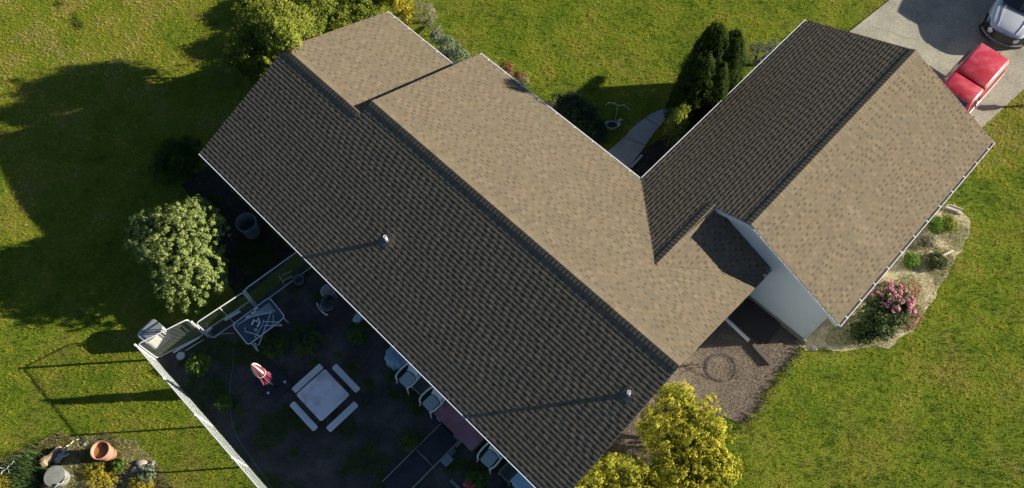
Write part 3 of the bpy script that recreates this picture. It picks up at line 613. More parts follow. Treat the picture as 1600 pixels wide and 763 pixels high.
# golden shrubs at the right end of the house
b0 = B(1088, 680, 1.1, .95, 1.1, .95)
plant('golden_shrub', 'large yellow-green shrub at the lower right corner of the roof', 'shrub', b0[:2], [b0, B(1056, 632, 1.2, .72, .62, .8), B(1108, 730, .9, .9, .9, .85), B(1045, 690, 1.0, .85, .8, .9), B(1022, 668, 1.0, .6, .6, .7), B(1065, 755, .9, .95, .9, .8)], LM['gold'], n=1500, crad=.10, per=24, size=.034, asp=.5, seed=20, lump=.16, core=True, jit=(.8, 1.08))
b0 = B(985, 748, 1.0, .65, .6, .65)
plant('golden_shrub', 'smaller yellow-green shrub at the bottom edge under the roof end', 'shrub', b0[:2], [b0, B(955, 735, 1.0, .5, .5, .6), B(925, 755, .95, .6, .5, .55), B(895, 775, .9, .6, .5, .5), B(1000, 780, .9, .7, .6, .6)], LM['gold'], n=850, crad=.10, per=24, size=.034, asp=.5, seed=21, lump=.2, core=True)
b0 = B(1385, 478, .65, .75, .8, .6)
rh = plant('rhododendron', 'rhododendron with pink blossoms beside the garage wall', 'shrub', b0[:2], [b0, B(1370, 505, .5, .65, .6, .5), B(1345, 520, .35, .45, .4, .35)], LM['rhod'], n=330, crad=.13, per=18, size=.05, asp=.38, seed=22, lump=.15, core=True)
rs = random.Random(9); m_fl = mat('pink_petal', [(.45, .10, .18), (.62, .25, .32)], scale=8, rnd=.8, rndcols=[(.34, .06, .12), (.52, .14, .24), (.66, .32, .38), (.60, .42, .32)], rough=.6)
cs = []
for i in range(62):
    a = rs.uniform(0, 2 * PI); d = rs.random() ** .6; q = (b0[0] + .05 + math.cos(a) * d * .80, b0[1] + .15 + math.sin(a) * d * .72, .68 + .58 * math.sqrt(max(0, 1 - d * d)) + .02); cs.append(q)
cs = np.array(cs); V, rn = cloud(cs, np.full(len(cs), .075), 34, .026, .8, 5, sq=.7, up=.8); o = quads_mesh('blossom', V - np.array([b0[0], b0[1], 0]), m_fl, rn); o.parent = rh
b0 = B(1418, 455, .3, .38, .4, .3)
plant('azalea', 'small salmon pink azalea behind the rhododendron', 'shrub', b0[:2], [b0, B(1425, 500, .22, .3, .5, .2)], leafmat('azalea_leaf', [(.14, .15, .05), (.3, .16, .1), (.5, .2, .18), (.2, .2, .08)]), n=150, crad=.09, per=16, size=.028, seed=23)
for i, (x, y, r_, k, lab) in enumerate(((1462, 352, .33, 'fresh', 'bright green plant under the garage gutter near the splash block'), (1423, 408, .28, 'fresh', 'bright green clump beside the middle of the garage gutter'), (1448, 375, .3, 'twig', 'rusty brown perennial between the two green plants'), (1462, 408, .34, 'rhod', 'dark leafy perennial near the short log'), (1480, 350, .3, 'arb', 'olive clump at the outer side of the garage bed'))):
    b0 = B(x, y, .15, r_, r_, .2); plant('perennial', lab, 'plant', b0[:2], [b0], LM[k], n=130, crad=.08, per=20, size=.034, asp=.35, seed=30 + i, trunk=.006, stems=8, group='perennials in the garage flower bed')
# corner bed lower left
b0 = B(42, 738, .3, .55, .5, .32)
t = thing('grassy_perennial', 'spiky green clump at the lower left corner', 'plant', (b0[0], b0[1], 0)); r = np.random.default_rng(3); Q = r.normal(size=(2600, 2)) * .26
V = blades(Q, .36, .03, 3, tilt=(.1, 1.2)); o = quads_mesh('foliage', V, leafmat('spike_leaf', [(.04, .09, .03), (.08, .15, .04), (.16, .22, .08)]), r.random(2600), nper=3); o.parent = t
for i, (x, y, r_, lab) in enumerate(((150, 744, .50, 'yellow sedum mat in front of the clay pot'), (215, 760, .3, 'yellow sedum patch at the bottom edge'), (8, 755, .3, 'yellow sedum patch in the lower left corner'))):
    b0 = B(x, y, .08, r_, r_ * .8, .14); plant('sedum', lab, 'plant', b0[:2], [b0, (b0[0] + .35 * r_ / .5, b0[1] + .25, .06, r_ * .7, r_ * .6, .1)], LM['yel'], n=150, crad=.06, per=20, size=.018, seed=40 + i, trunk=.005, stems=4, group='yellow sedum in the corner bed')
b0 = B(186, 727, .12, .2, .2, .15); plant('perennial', 'small fresh green plant beside the clay pot', 'plant', b0[:2], [b0], LM['fresh'], n=30, crad=.06, per=16, size=.035, asp=.7, seed=45, trunk=.006)
b0 = B(230, 740, .12, .3, .3, .18); plant('perennial', 'grey-green weedy plant right of the yellow sedum', 'plant', b0[:2], [b0], LM['grey'], n=50, crad=.07, per=16, size=.03, asp=.5, seed=46, trunk=.006)
b0 = B(310, 568, .25, .38, .36, .26); plant('leafy_plant', 'bright leafy plant inside the yard corner', 'plant', b0[:2], [b0], LM['fresh'], n=70, crad=.1, per=14, size=.05, asp=.7, seed=47, trunk=.01)
for i, (x, y, r_, lab) in enumerate(((430, 540, .5, 'dark sprawling plant between the glass table and the umbrella'), (480, 530, .55, 'dark sprawling plant above the picnic table'), (640, 690, .3, 'low dark plant beside the ramp'), (745, 745, .35, 'dark plant below the plastic chair by the red chest'), (560, 520, .4, 'dark plant between the barbecue and the picnic table'), (350, 630, .25, 'small weed clump left of the garden hose'))):
    b0 = B(x, y, .1, r_, r_, .2); plant('ground_plant', lab, 'plant', b0[:2], [b0], leafmat('yard_leaf', [(.06, .11, .02), (.11, .19, .04), (.2, .27, .07)]), n=90, crad=.11, per=12, size=.06, asp=.2, seed=50 + i, trunk=.006, group='plants in the fenced yard')

# ------------------------------------------------------------------ chain-link fence
M_galv = mat('galvanised', [(.55, .57, .58), (.68, .70, .70)], scale=6, rough=.4, metal=.25, fine=.1)
M_wire = mat('wire', [(.27, .30, .31), (.36, .40, .41)], rough=.45, metal=.1)
M_dimwire = mat('dark_wire', [(.12, .17, .16), (.18, .24, .22)], rough=.5, metal=.3)  # darker wire copy: shade put into unlit panels' colour; serves the tension wire too
FH = 1.56
def mesh_panel(p0, p1, z0_, z1_, m, sp=.085, rad=.0021, parent=None):
    mb = MB(); a = Vector((*p0, 0)); d = Vector((*p1, 0)) - a; Ln = d.length; d.normalize(); H = z1_ - z0_; n_ = Vector((-d.y, d.x, 0)) * .0025
    for sgn in (1, -1):
        k = -H if sgn > 0 else 0; end = Ln if sgn > 0 else Ln + H
        while k < end:
            x0, x1 = k, k + sgn * H; y0, y1 = 0.0, H
            # clip to 0..Ln
            def clip(xa, ya, xb, yb):
                if abs(xb - xa) < 1e-9: return None
                pts = []
                for (x, y, xo, yo) in ((xa, ya, xb, yb), (xb, yb, xa, ya)):
                    if x < 0: t = (0 - x) / (xo - x); x, y = 0, y + (yo - y) * t
                    elif x > Ln: t = (Ln - x) / (xo - x); x, y = Ln, y + (yo - y) * t
                    pts.append((x, y))
                return pts
            c = clip(x0, y0, x1, y1)
            if c and abs(c[0][0] - c[1][0]) > .01:
                P = [a + d * x + Vector((0, 0, z0_ + y)) + n_ * sgn for x, y in c]; mb.tube(P, rad, n=3, cap=False)
            k += sp * 1.414
    return mb.build('chain_link', m, parent)
V0 = -5.70
fl = thing('chain_link_fence', 'long silver chain-link fence along the lower left side of the yard', 'fence', (3.64, V0, 0))
posts = [3.64, 5.25, 6.95, 8.85, 10.8, 12.8, 14.8]
for i, u in enumerate(posts):
    m = MB(); m.tube([(u, V0, -.1), (u, V0, FH + (.03 if i else .05))], .030 if i else .04, n=10); ps = m.build('post', M_galv, fl, smooth=True)
    c = MB(); c.lathe((u, V0, FH + .03), [(.038, 0), (.042, .02), (.03, .05), (.008, .07)], n=10); c.build('cap', M_galv, ps, smooth=True)
m = MB(); m.tube([(3.64, V0, FH), (8, V0, FH - .005), (14.8, V0, FH)], .022, n=8); m.build('top_rail', M_galv, fl, smooth=True)
mesh_panel((3.66, V0 + .03), (14.8, V0 + .03), .04, FH - .01, M_wire, parent=fl, rad=.0021)
m = MB()
for z in (.05, .75): m.tube([(3.66, V0 + .04, z), (9, V0 + .045, z + .01), (14.8, V0 + .04, z)], .004, n=4)
m.build('tension_wire', M_dimwire, fl)
def gate(label, p0, p1, lit, group, z1_=1.6, mid=True, rad=.02):
    t = thing('chain_link_fence', label, 'fence', (p0[0], p0[1], 0), group); a = Vector((*p0, 0)); b = Vector((*p1, 0)); d = (b - a).normalized(); m = MB(); r = .12; pts = []
    Ln = (b - a).length; q = lambda x, z: a + d * x + Vector((0, 0, z))
    for cx, cz, g0 in ((Ln - r, z1_ - r, 0), (r, z1_ - r, 90), (r, .06 + r, 180), (Ln - r, .06 + r, 270)):
        for k in range(5): g = math.radians(g0 + k * 22.5); pts.append(q(cx + r * math.cos(g), cz + r * math.sin(g)))
    m.tube(pts, rad, n=7, closed=True); m.build('frame', M_galv, t, smooth=True)
    if mid: m = MB(); m.tube([q(.01, z1_ * .5), q(Ln - .01, z1_ * .5)], .014, n=6); m.tube([q(Ln / 2, .07), q(Ln / 2, z1_ - .01)], .014, n=6); m.build('crossbar', M_galv, t)
    mesh_panel(tuple(q(.02, 0)[:2]), tuple(q(Ln - .02, 0)[:2]), .07, z1_ - .01, lit, parent=t, rad=.0030 if lit is M_wire else .0018)
    return t
gate('sunlit chain-link panel at the outer corner of the yard', (3.68, -5.62), (4.14, -3.98), M_wire, 'short fence panels beside the house', mid=False)
gate('chain-link gate with a crossed frame in the middle of the short fence', (4.46, -3.86), (4.70, -2.10), M_dimwire, 'short fence panels beside the house')
gate('shaded chain-link panel running under the house eave', (4.66, -2.0), (4.86, .42), M_dimwire, 'short fence panels beside the house', mid=False)
for (x, y, lab) in ((4.30, -3.93, 'steel post between the sunlit panel and the gate'), (4.68, -2.05, 'steel post between the gate and the shaded panel')):
    m = MB(); m.tube([(x, y, -.1), (x, y, 1.55)], .03, n=10); m.lathe((x, y, 1.55), [(.036, 0), (.04, .02), (.01, .06)], n=10); tag(m.build('fence_post', M_galv, None, smooth=True), lab, 'fence post')

# ------------------------------------------------------------------ yard furniture
M_plas = mat('grey_plastic', [(.68, .74, .75), (.78, .83, .84)], scale=2.2, detail=6, rough=.5, fine=.10, fscale=25)
M_stain = mat('stained_top', [(.56, .53, .53), (.74, .78, .79), (.78, .82, .83)], scale=1.4, detail=7, rough=.5, fine=.08, contrast=1.3)
M_chair = mat('white_resin', [(.76, .80, .80), (.84, .86, .86)], scale=3, rough=.45, fine=.06)
M_steel = mat('dark_steel', [(.10, .10, .10), (.16, .15, .14)], rough=.5, metal=.5)
tx, ty = 9.04, -2.47
t = thing('picnic_table', 'square grey plastic picnic table with four attached benches', 'picnic table', (tx, ty, 0))
m = MB(); m.rrect((tx, ty), 1.27, 1.23, .70, .745, rad=.07); m.build('tabletop', M_stain, t)
m = MB(); m.lathe((tx, ty, .745), [(.03, -.01), (.03, .006), (.018, .007)], n=12); m.build('umbrella_hole', M_chair, t)
BL = [((at(512, 591, .44)[0], 0), 0)]
def bench(c, sx, sy):
    m = MB(); m.rrect(c, sx, sy, .405, .445, rad=.05); m.build('bench', M_plas, t)
bw = .25
cA = at(487, 596, .44); cB = at(540, 592, .44); cC = at(475, 651, .44); cD = at(534, 651, .44)
for c, hor in (((8.12, -2.455), False), ((9.045, -1.56), True), ((9.02, -3.365), True), ((9.95, -2.49), False)): bench(c[:2], 1.24 if hor else .225, .21 if hor else 1.22)
m = MB()
for s in (-1, 1):
    m.tube([(tx - 1.0, ty + s * .38, .39), (tx + 1.0, ty + s * .38, .39)], .018, n=6); m.tube([(tx + s * .45, ty - .95, .38), (tx + s * .45, ty + .95, .38)], .018, n=6)
m.build('support_bar', M_steel, t)
for sx in (-1, 1):
    for sy in (-1, 1): m = MB(); m.tube([(tx + sx * .62, ty + sy * .5, .0), (tx + sx * .45, ty + sy * .38, .38), (tx + sx * .3, ty + sy * .3, .7)], .02, n=7); m.build('leg', M_steel, t)
# closed umbrella in a square base
ux, uy = at(431, 606)[:2]; bx, by = 7.30, -3.36
t = thing('umbrella_base', 'flat black square umbrella base weight with two pale plugs', 'umbrella base', (bx, by, 0))
m = MB(); m.rrect((bx, by), 1.02, .86, .0, .09, rad=.05, inset=.015); m.lathe((ux, uy, .09), [(.05, 0), (.045, .3), (.03, .31)], n=12); m.build('weight', mat('black_plastic', [(.025, .027, .03), (.04, .042, .045)], rough=.45), t)
m = MB()
for q in ((419, 614), (445, 597)):
    c = at(*q, .095); m.lathe((c[0], c[1], .09), [(.045, 0), (.04, .02), (.02, .03)], n=10)
m.build('plug', M_chair, t)
t = thing('garden_umbrella', 'closed cream and maroon garden umbrella standing beside the picnic table', 'umbrella', (ux, uy, 0))
m = MB(); m.tube([(ux, uy, .05), (ux, uy, 2.68)], .02, n=8); m.build('pole', mat('pole_wood', [(.4, .33, .25), (.5, .42, .33)]), t)
m = MB(); nf = 16; prof = [(2.66, .02), (2.6, .06), (2.45, .10), (2.2, .13), (1.9, .15), (1.75, .12), (1.6, .135), (1.35, .17), (1.15, .20), (1.05, .16)]; b_ = len(m.v)
for z, rd in prof:
    for k in range(nf * 2): g = PI * k / nf; rr_ = rd * (1.12 if k % 2 else .62) * (1 + .1 * math.sin(k * 1.3 + z * 3)); m.v.append((ux + rr_ * math.cos(g), uy + rr_ * math.sin(g), z))
for i in range(len(prof) - 1):
    for k in range(nf * 2): k2 = (k + 1) % (nf * 2); m.f.append((b_ + i * nf * 2 + k, b_ + i * nf * 2 + k2, b_ + (i + 1) * nf * 2 + k2, b_ + (i + 1) * nf * 2 + k)); m.r.append(((k // 4) % 2) * .8 + .1 if prof[i][0] > 1.8 else .95 - .1 * (k % 3))
m.f.append(tuple(b_ + k for k in range(nf * 2))); m.r.append(.1)
cn = mat('umbrella_cloth', [(.8, .8, .8), (1, 1, 1)], rnd=1.0, rndcols=[(.80, .74, .66), (.76, .64, .58), (.70, .48, .46), (.22, .06, .10), (.20, .05, .09)], rough=.8); m.build('canopy', cn, t)
m = MB(); m.tube([(ux + .16 * math.cos(g), uy + .16 * math.sin(g), 1.74) for g in np.linspace(0, 2 * PI, 13)[:-1]], .012, n=5, closed=True); m.build('strap', cn, t)
# glass patio table
gx, gy, gz = 5.46, -2.34, .72
t = thing('patio_table', 'rectangular glass-topped patio table with a pale metal frame', 'table', (gx, gy, 0)); gr_ = math.radians(-4)
def rr_loop(c, sx, sy, z, rad, rz, n=5):
    o = []
    for q, (ax, ay) in enumerate(((1, 1), (-1, 1), (-1, -1), (1, -1))):
        for k in range(n + 1): g = PI / 2 * (q + k / n); x = ax * (sx / 2 - rad) + rad * math.cos(g); y = ay * (sy / 2 - rad) + rad * math.sin(g); o.append((c[0] + x * math.cos(rz) - y * math.sin(rz), c[1] + x * math.sin(rz) + y * math.cos(rz), z))
    return o
m = MB(); m.tube(rr_loop((gx, gy), .98, 1.52, gz, .12, gr_), .018, n=7, closed=True); m.build('frame', M_chair, t, smooth=True)
m = MB(); m.rrect((gx, gy), .96, 1.50, gz - .004, gz + .004, rad=.11, rz=gr_, inset=.001); m.build('tabletop', mat('blue_glass', [(.05, .09, .13), (.08, .13, .18)], rough=.15, spec=.5, alpha=.75), t)
for sx in (-1, 1):
    for sy in (-1, 1): m = MB(); m.tube([(gx + sx * .42, gy + sy * .66, gz - .02), (gx + sx * .46, gy + sy * .7, 0)], .016, n=7); m.build('leg', M_chair, t)
# things piled on the glass table
M_alu = mat('pale_metal', [(.60, .66, .68), (.72, .78, .80)], rough=.4, metal=.2)
t = thing('folded_lounger', 'folded pale metal lounger frame lying on the glass table', 'lounger', (gx, gy, gz))
m = MB(); z = gz + .03
def on(x, y, zz=z): q = at(x, y, zz); return (q[0], q[1], zz)
for i in range(7):
    a = on(371 + i * 2.5, 508 - i * 1.8, z + .01 * (i % 3)); b = on(421 + i * 1.5, 474 + i * 2.2, z + .01 * (i % 3)); m.tube([a, b], .010, n=5)
m.build('slat', M_alu, t)
m = MB(); m.tube([on(383, 512), on(383, 518), on(398, 522), on(408, 526)], .016, n=6); m.tube([on(403, 549), on(398, 536), on(404, 540), on(424, 486)], .016, n=6)
m.tube([on(398, 528), on(409, 510), on(412, 500)], .014, n=6); m.tube([on(412, 503), on(431, 503), on(441, 509), on(412, 509)], .016, n=6); m.tube([on(427, 492), on(427, 511)], .014, n=6); m.tube([on(412, 491), on(430, 484)], .012, n=6)
m.build('frame', M_alu, t)
m = MB()
for (x0, y0, x1, y1) in ((384, 497, 390, 493), (392, 491, 400, 486), (397, 484, 403, 481)): m.tube([on(x0, y0, z + .03), on(x1, y1, z + .03)], .03, n=4)
m.build('strap', M_chair, t)
t = thing('watering_wand', 'twisted white hose fitting with a ring end on the glass table', 'hose fitting', (gx, gy, gz))
m = MB(); m.tube([on(393, 508, z + .05), on(397, 500, z + .08), (on(401, 503, z + .08)), on(404, 497, z + .08), on(406, 504, z + .06), on(402, 511, z + .05)], .03, n=6); m.build('handle', M_chair, t, smooth=True)
c = on(399.5, 515.5, z + .04); m = MB(); m.tube([(c[0] + .045 * math.cos(g), c[1] + .045 * math.sin(g), c[2]) for g in np.linspace(0, 2 * PI, 11)[:-1]], .012, n=5, closed=True); m.build('ring', M_chair, t)
# white boards and poles behind the glass table
for i, (x0, y0, x1, y1, w_, lab) in enumerate(((271, 551, 312, 527, .035, 'long white plastic pipe lying inside the yard corner'), (318, 522, 331, 512, .05, 'short white board between the pipe and the gate'), (351, 500, 375, 486, .06, 'white board lying beside the gate next to the glass table'))):
    a, b = at(x0, y0, .05), at(x1, y1, .05); m = MB(); m.tube([a, b], w_, n=8 if i == 0 else 4); tag(m.build('board' if i else 'pipe', M_chair, None), lab, 'board' if i else 'pipe')
a, b = at(290, 548, .03), at(318, 531, .03); m = MB(); m.tube([a, b], .02, n=6); tag(m.build('pole', M_alu, None), 'thin grey pole lying beside the white pipe', 'pole')
# low frame near the eave
t = thing('wire_stand', 'small pale wire stand near the eave end of the fence', 'stand', at(450, 432)); m = MB(); z = .35
m.tube([at(436, 431, z), at(441, 440, z), at(456, 432, z)], .012, n=5); m.tube([at(441, 430, z), at(456, 424, z)], .008, n=5)
for q in ((436, 431), (441, 440), (456, 432)): a = at(*q, z); m.tube([a, (a[0], a[1], 0)], .009, n=5)
m.build('frame', M_alu, t)
# bins
def bin_(label, x, y, z, r, h, seed, col, name='trash_bin', tilt=None):
    q = at(x, y, z); m = MB(); m.lathe((q[0], q[1], 0), [(r * .78, 0), (r * .8, .02), (r * .96, h * .92), (r * 1.06, h * .94), (r * 1.06, h), (r * .98, h), (r * .9, h * .9), (r * .74, .06)], n=28, tilt=tilt)
    o = m.build(name, col, None, smooth=True); tag(o, label, 'bin'); return o
M_bin = mat('bin_grey', [(.16, .19, .21), (.24, .27, .29)], rough=.5, fine=.08)
bin_('round grey bin standing under the eave behind the fence', 384, 347, .85, .36, .85, 1, M_bin)
q = at(236, 519, .7)
t = thing('storage_bin', 'pale grey wheeled bin outside the corner of the yard fence', 'bin', (q[0], q[1], 0)); m = MB()
m.rrect((q[0], q[1]), .62, .78, .0, .78, rad=.16, rz=.1, inset=.03); m.build('body', mat('bin_pale', [(.48, .47, .42), (.6, .58, .52)], rough=.5), t)
m = MB(); m.rrect((q[0] + .03, q[1] + .07), .56, .66, .785, .83, rad=.16, rz=.1, inset=.02); m.build('lid', M_bin, t)
# barbecue
q = at(513, 476, .75); kx, ky = q[:2]
t = thing('kettle_barbecue', 'black kettle barbecue with a pale curved handle near the eave', 'barbecue', (kx, ky, 0)); M_bk = mat('black_enamel', [(.012, .013, .015), (.02, .021, .024)], rough=.25, spec=.6)
m = MB(); m.lathe((kx, ky, .55), [(.05, 0), (.2, .05), (.3, .16), (.33, .24)], n=24); m.build('bowl', M_bk, t, smooth=True)
m = MB(); m.lathe((kx, ky, .80), [(.34, 0), (.33, .06), (.26, .16), (.14, .22), (.03, .24)], n=24); m.build('lid', M_bk, t, smooth=True)
m = MB(); m.tube([at(495, 474, .8), at(499, 482, .85), at(505, 489, .85), at(512, 493, .8)], .022, n=6); m.build('handle', M_chair, t)
for k in range(3): g = k * 2.1 + .4; m = MB(); m.tube([(kx + .2 * math.cos(g), ky + .2 * math.sin(g), .6), (kx + .36 * math.cos(g), ky + .36 * math.sin(g), 0)], .013, n=6); m.build('leg', M_steel, t)
q = at(511, 453, .6); m = MB(); rad_ = .24
for k in range(-4, 5):
    for ax in (0, 1):
        o_ = k * .05; hl = math.sqrt(max(0, rad_ ** 2 - o_ ** 2)); pts = []
        for s in np.linspace(-hl, hl, 7): x, y = (o_, s) if ax else (s, o_); pts.append((q[0] + x, q[1] + y, .5 + .18 * (1 - (x * x + y * y) / rad_ ** 2)))
        m.tube(pts, .006, n=4)
m.tube([(q[0] + rad_ * math.cos(g), q[1] + rad_ * math.sin(g), .5) for g in np.linspace(0, 2 * PI, 25)[:-1]], .012, n=5, closed=True)
for g in (0.5, 2.6, 4.7): m.tube([(q[0] + rad_ * math.cos(g), q[1] + rad_ * math.sin(g), .5), (q[0] + rad_ * math.cos(g), q[1] + rad_ * math.sin(g), 0)], .01, n=5)
tag(m.build('wire_basket', M_alu, None), 'domed wire basket between the barbecue and the gutter', 'basket')
q = at(467, 438, .2); m = MB(); m.lathe((q[0], q[1], 0), [(.13, 0), (.19, .28), (.20, .3), (.18, .3), (.12, .03)], n=18); tag(m.build('plant_pot', M_bin, None, smooth=True), 'dark pot near the eave end of the fence', 'pot')
q = at(558, 497, .3); m = MB(); m.rrect(q[:2], .26, .3, 0, .3, rad=.05, rz=.4, inset=.02); tag(m.build('jug', mat('pale_blue_plastic', [(.35, .45, .52), (.45, .55, .62)], rough=.5), None), 'small pale blue container peeking out below the gutter', 'container')
q = at(282, 556, .08); m = MB(); m.lathe((q[0], q[1], 0), [(.15, 0), (.15, .06), (.13, .08), (.05, .085)], n=20); t_ = m.build('lid', mat('dish', [(.32, .38, .42), (.6, .63, .65)], scale=12, rough=.5), None, smooth=True); t_.name = 'round_dish'; tag(t_, 'small round white dish on the soil by the leafy plant', 'dish')
# blue ribbed barrel
q = at(620, 553, .6); m = MB(); rings = []
for j, (rd, z) in enumerate([(.30, 0), (.40, .1), (.42, .3), (.40, .46), (.30, .56), (.14, .60)]): rings.append((rd, z))
b_ = len(m.v); n_ = 44
for rd, z in rings:
    for k in range(n_): g = 2 * PI * k / n_; rr_ = rd * (1 + .045 * (1 if k % 4 < 2 else -1)); m.v.append((q[0] + rr_ * math.cos(g) * 1.0, q[1] + rr_ * math.sin(g) * 1.1, z))
for i in range(len(rings) - 1):
    for k in range(n_): k2 = (k + 1) % n_; m.f.append((b_ + i * n_ + k, b_ + i * n_ + k2, b_ + (i + 1) * n_ + k2, b_ + (i + 1) * n_ + k)); m.r.append(.5)
m.f.append(tuple(b_ + (len(rings) - 1) * n_ + k for k in range(n_))); m.r.append(.5)
tag(m.build('ribbed_barrel', mat('blue_plastic', [(.18, .30, .40), (.28, .42, .52)], rough=.4, fine=.1), None), 'blue ribbed plastic barrel half under the eave', 'barrel')
# chairs
def chair():
    t = thing('plastic_chair', 'white plastic armchair under the eave next to the blue ribbed barrel', 'chair', (0, 0, 0), 'plastic chairs along the house wall')
    m = MB(); m.rrect((0, -.02), .42, .46, .40, .425, rad=.09); m.build('seat', mat('seat_resin', [(.36, .43, .43), (.50, .56, .56)], scale=14, detail=6, rough=.5), t)
    # backrest: curved slatted panel towards +y
    m = MB(); n = 9
    for k in range(n):
        s0 = -.22 + .44 * k / n + .006; s1 = -.22 + .44 * (k + 1) / n - .006; c = lambda s, z: (s * (1 + .15 * (z - .42)), .20 + .20 * (z - .42) / .45 + .05 * (1 - (s / .22) ** 2), z)
        hgt = lambda s: .84 - .08 * (s / .22) ** 2
        P0, P1, P2, P3 = c(s0, .42), c(s1, .42), c(s1, hgt(s1)), c(s0, hgt(s0)); m.hexa([P0, P1, (P1[0], P1[1] + .012, P1[2]), (P0[0], P0[1] + .012, P0[2]), P3, P2, (P2[0], P2[1] + .012, P2[2]), (P3[0], P3[1] + .012, P3[2])])
    m.tube([(-.25, .42, .76), (-.14, .44, .83), (0, .455, .86), (.14, .44, .83), (.25, .42, .76)], .022, n=6); m.build('backrest', M_chair, t)
    for s in (-1, 1):
        m = MB(); pts = [(s * .25, .40, .74), (s * .31, .30, .68), (s * .335, .10, .665), (s * .33, -.12, .655), (s * .29, -.24, .64), (s * .24, -.27, .56)]
        for i in range(len(pts) - 1): m.tube([pts[i], pts[i + 1]], .028 if i < 4 else .022, n=6)
        m.build('armrest', M_chair, t)
        m = MB(); m.tube([(s * .24, -.25, .58), (s * .25, -.26, .4), (s * .29, -.31, 0)], [.022, .026, .02], n=6); m.build('leg', M_chair, t)
        m = MB(); m.tube([(s * .22, .22, .42), (s * .26, .33, 0)], [.026, .02], n=6); m.build('leg', M_chair, t)
    return t
def copy_tree(o, parent=None):
    c = o.copy(); COL.objects.link(c); c.parent = parent
    for ch in o.children: copy_tree(ch, c)
    return c
bpy.context.view_layer.update()
ch = chair(); bpy.context.view_layer.update(); CH = [ch, copy_tree(ch), copy_tree(ch)]
for o, (x, y), lab, rz in zip(CH, ((640, 588), (677, 625), (768, 712)), ('white plastic armchair next to the blue ribbed barrel', 'white plastic armchair touching the red chest', 'white plastic armchair between the red chest and the pale blue cooler'), (.04, -.03, .06)):
    q = at(x, y, .5); o.location = (q[0], q[1] - .10, 0); o.rotation_euler.z = rz; o['label'] = lab
def side_table():
    t = thing('side_table', 'small dark-topped side table between two white plastic armchairs', 'side table', (0, 0, 0), 'small side tables along the house wall')
    m = MB(); m.rrect((0, 0), .42, .42, .425, .437, rad=.05); m.build('tabletop', mat('mesh_top', [(.05, .055, .06), (.09, .095, .10)], rough=.4), t)
    m = MB(); m.tube(rr_loop((0, 0), .46, .46, .435, .07, 0), .013, n=6, closed=True); m.build('frame', mat('tan_metal', [(.34, .31, .27), (.42, .39, .34)], rough=.5), t)
    for s in (-1, 1):
        for k in (-1, 1): m = MB(); m.tube([(s * .21, k * .21, .43), (s * .24, k * .25, 0)], .013, n=6); m.build('leg', MATS['tan_metal'], t)
    return t
st = side_table(); bpy.context.view_layer.update(); s2 = copy_tree(st)
for o, (x, y), lab in ((st, (658, 603), 'small dark-topped side table between two white plastic armchairs'), (s2, (795, 738), 'small dark-topped side table beside the pale blue cooler')):
    q = at(x, y, .44); o.location = (q[0], q[1], 0); o['label'] = lab
# red chest
t = thing('storage_chest', 'faded red wooden storage chest against the house wall', 'chest', (13.0, .1, 0)); M_red = mat('faded_red', [(.36, .06, .08), (.32, .17, .20), (.36, .25, .28)], scale=1.3, detail=6, rough=.7, fine=.15, contrast=.9)
m = MB(); m.box((12.96, .10, .28), (1.62, .72, .56)); m.build('body', mat('chest_side', [(.16, .17, .15), (.25, .25, .22)], rough=.8, fine=.2), t)
m = MB(); m.rrect((12.96, .08), 1.76, .84, .565, .60, rad=.015); m.build('lid', M_red, t)
m = MB(); q = at(684, 656, .605); m.box((q[0], q[1] + .02, .606), (.16, .035, .012)); m.build('latch', mat('latch_metal', [(.5, .4, .38), (.6, .5, .46)]), t)
# ramp of two dark panels with pale edges
t = thing('ramp', 'dark two-panel ramp with pale edge strips leading to the red chest', 'ramp', (12.8, -1.6, 0))
M_ramp = mat('ramp_felt', [(.028, .032, .038), (.05, .055, .062)], scale=2.5, detail=7, rough=.85, fine=.15)
for (v0, v1) in ((-1.49, -.38), (-2.95, -1.51)): m = MB(); m.box((12.79, (v0 + v1) / 2, .085), (.80, v1 - v0, .05)); m.build('panel', M_ramp, t)
M_edge = mat('edge_strip', [(.26, .25, .20), (.36, .34, .28)], scale=5, fine=.2)
for u in (12.37, 13.21): m = MB(); m.box((u, -1.66, .075), (.03, 2.62, .10)); m.build('edge_strip', M_edge, t)
m = MB(); m.tube([(12.39, -1.49, .113), (12.6, -1.51, .115), (12.8, -1.49, .113), (13.19, -1.50, .113)], [.008, .014, .018, .008], n=5); m.build('seam', M_edge, t)
for i, (x, y, sx, sy, lab) in enumerate(((712, 689, .36, .28, 'concrete block beside the top of the ramp'), (697, 718, .36, .34, 'concrete block beside the middle of the ramp'), (704, 704, .30, .26, 'darker paving block between the two concrete blocks'))):
    q = at(x, y, .08); m = MB(); m.rrect(q[:2], sx, sy, 0, .09, rad=.02); tag(m.build('paving_block', mat('block', [(.20, .24, .26), (.28, .32, .34)], fine=.25) if i < 2 else mat('block_dark', [(.10, .12, .13), (.15, .17, .18)], fine=.25), None), lab, 'paving block', 'paving blocks beside the ramp')
# pale blue cooler
q = at(828, 757, .85); t = thing('cooler', 'pale blue lidded cooler box at the bottom edge under the gutter', 'cooler', (q[0], q[1], 0)); M_cool = mat('cooler_blue', [(.30, .48, .60), (.38, .56, .68)], rough=.35)
q = (at(822, 763, .85)[0], .18)
m = MB(); m.rrect(q, .98, .62, 0, .76, rad=.05, inset=.02); m.build('body', M_cool, t); m = MB(); m.rrect(q, 1.04, .68, .765, .85, rad=.05, inset=.02); m.rrect(q, .82, .48, .851, .866, rad=.03, inset=.005); m.build('lid', M_cool, t)
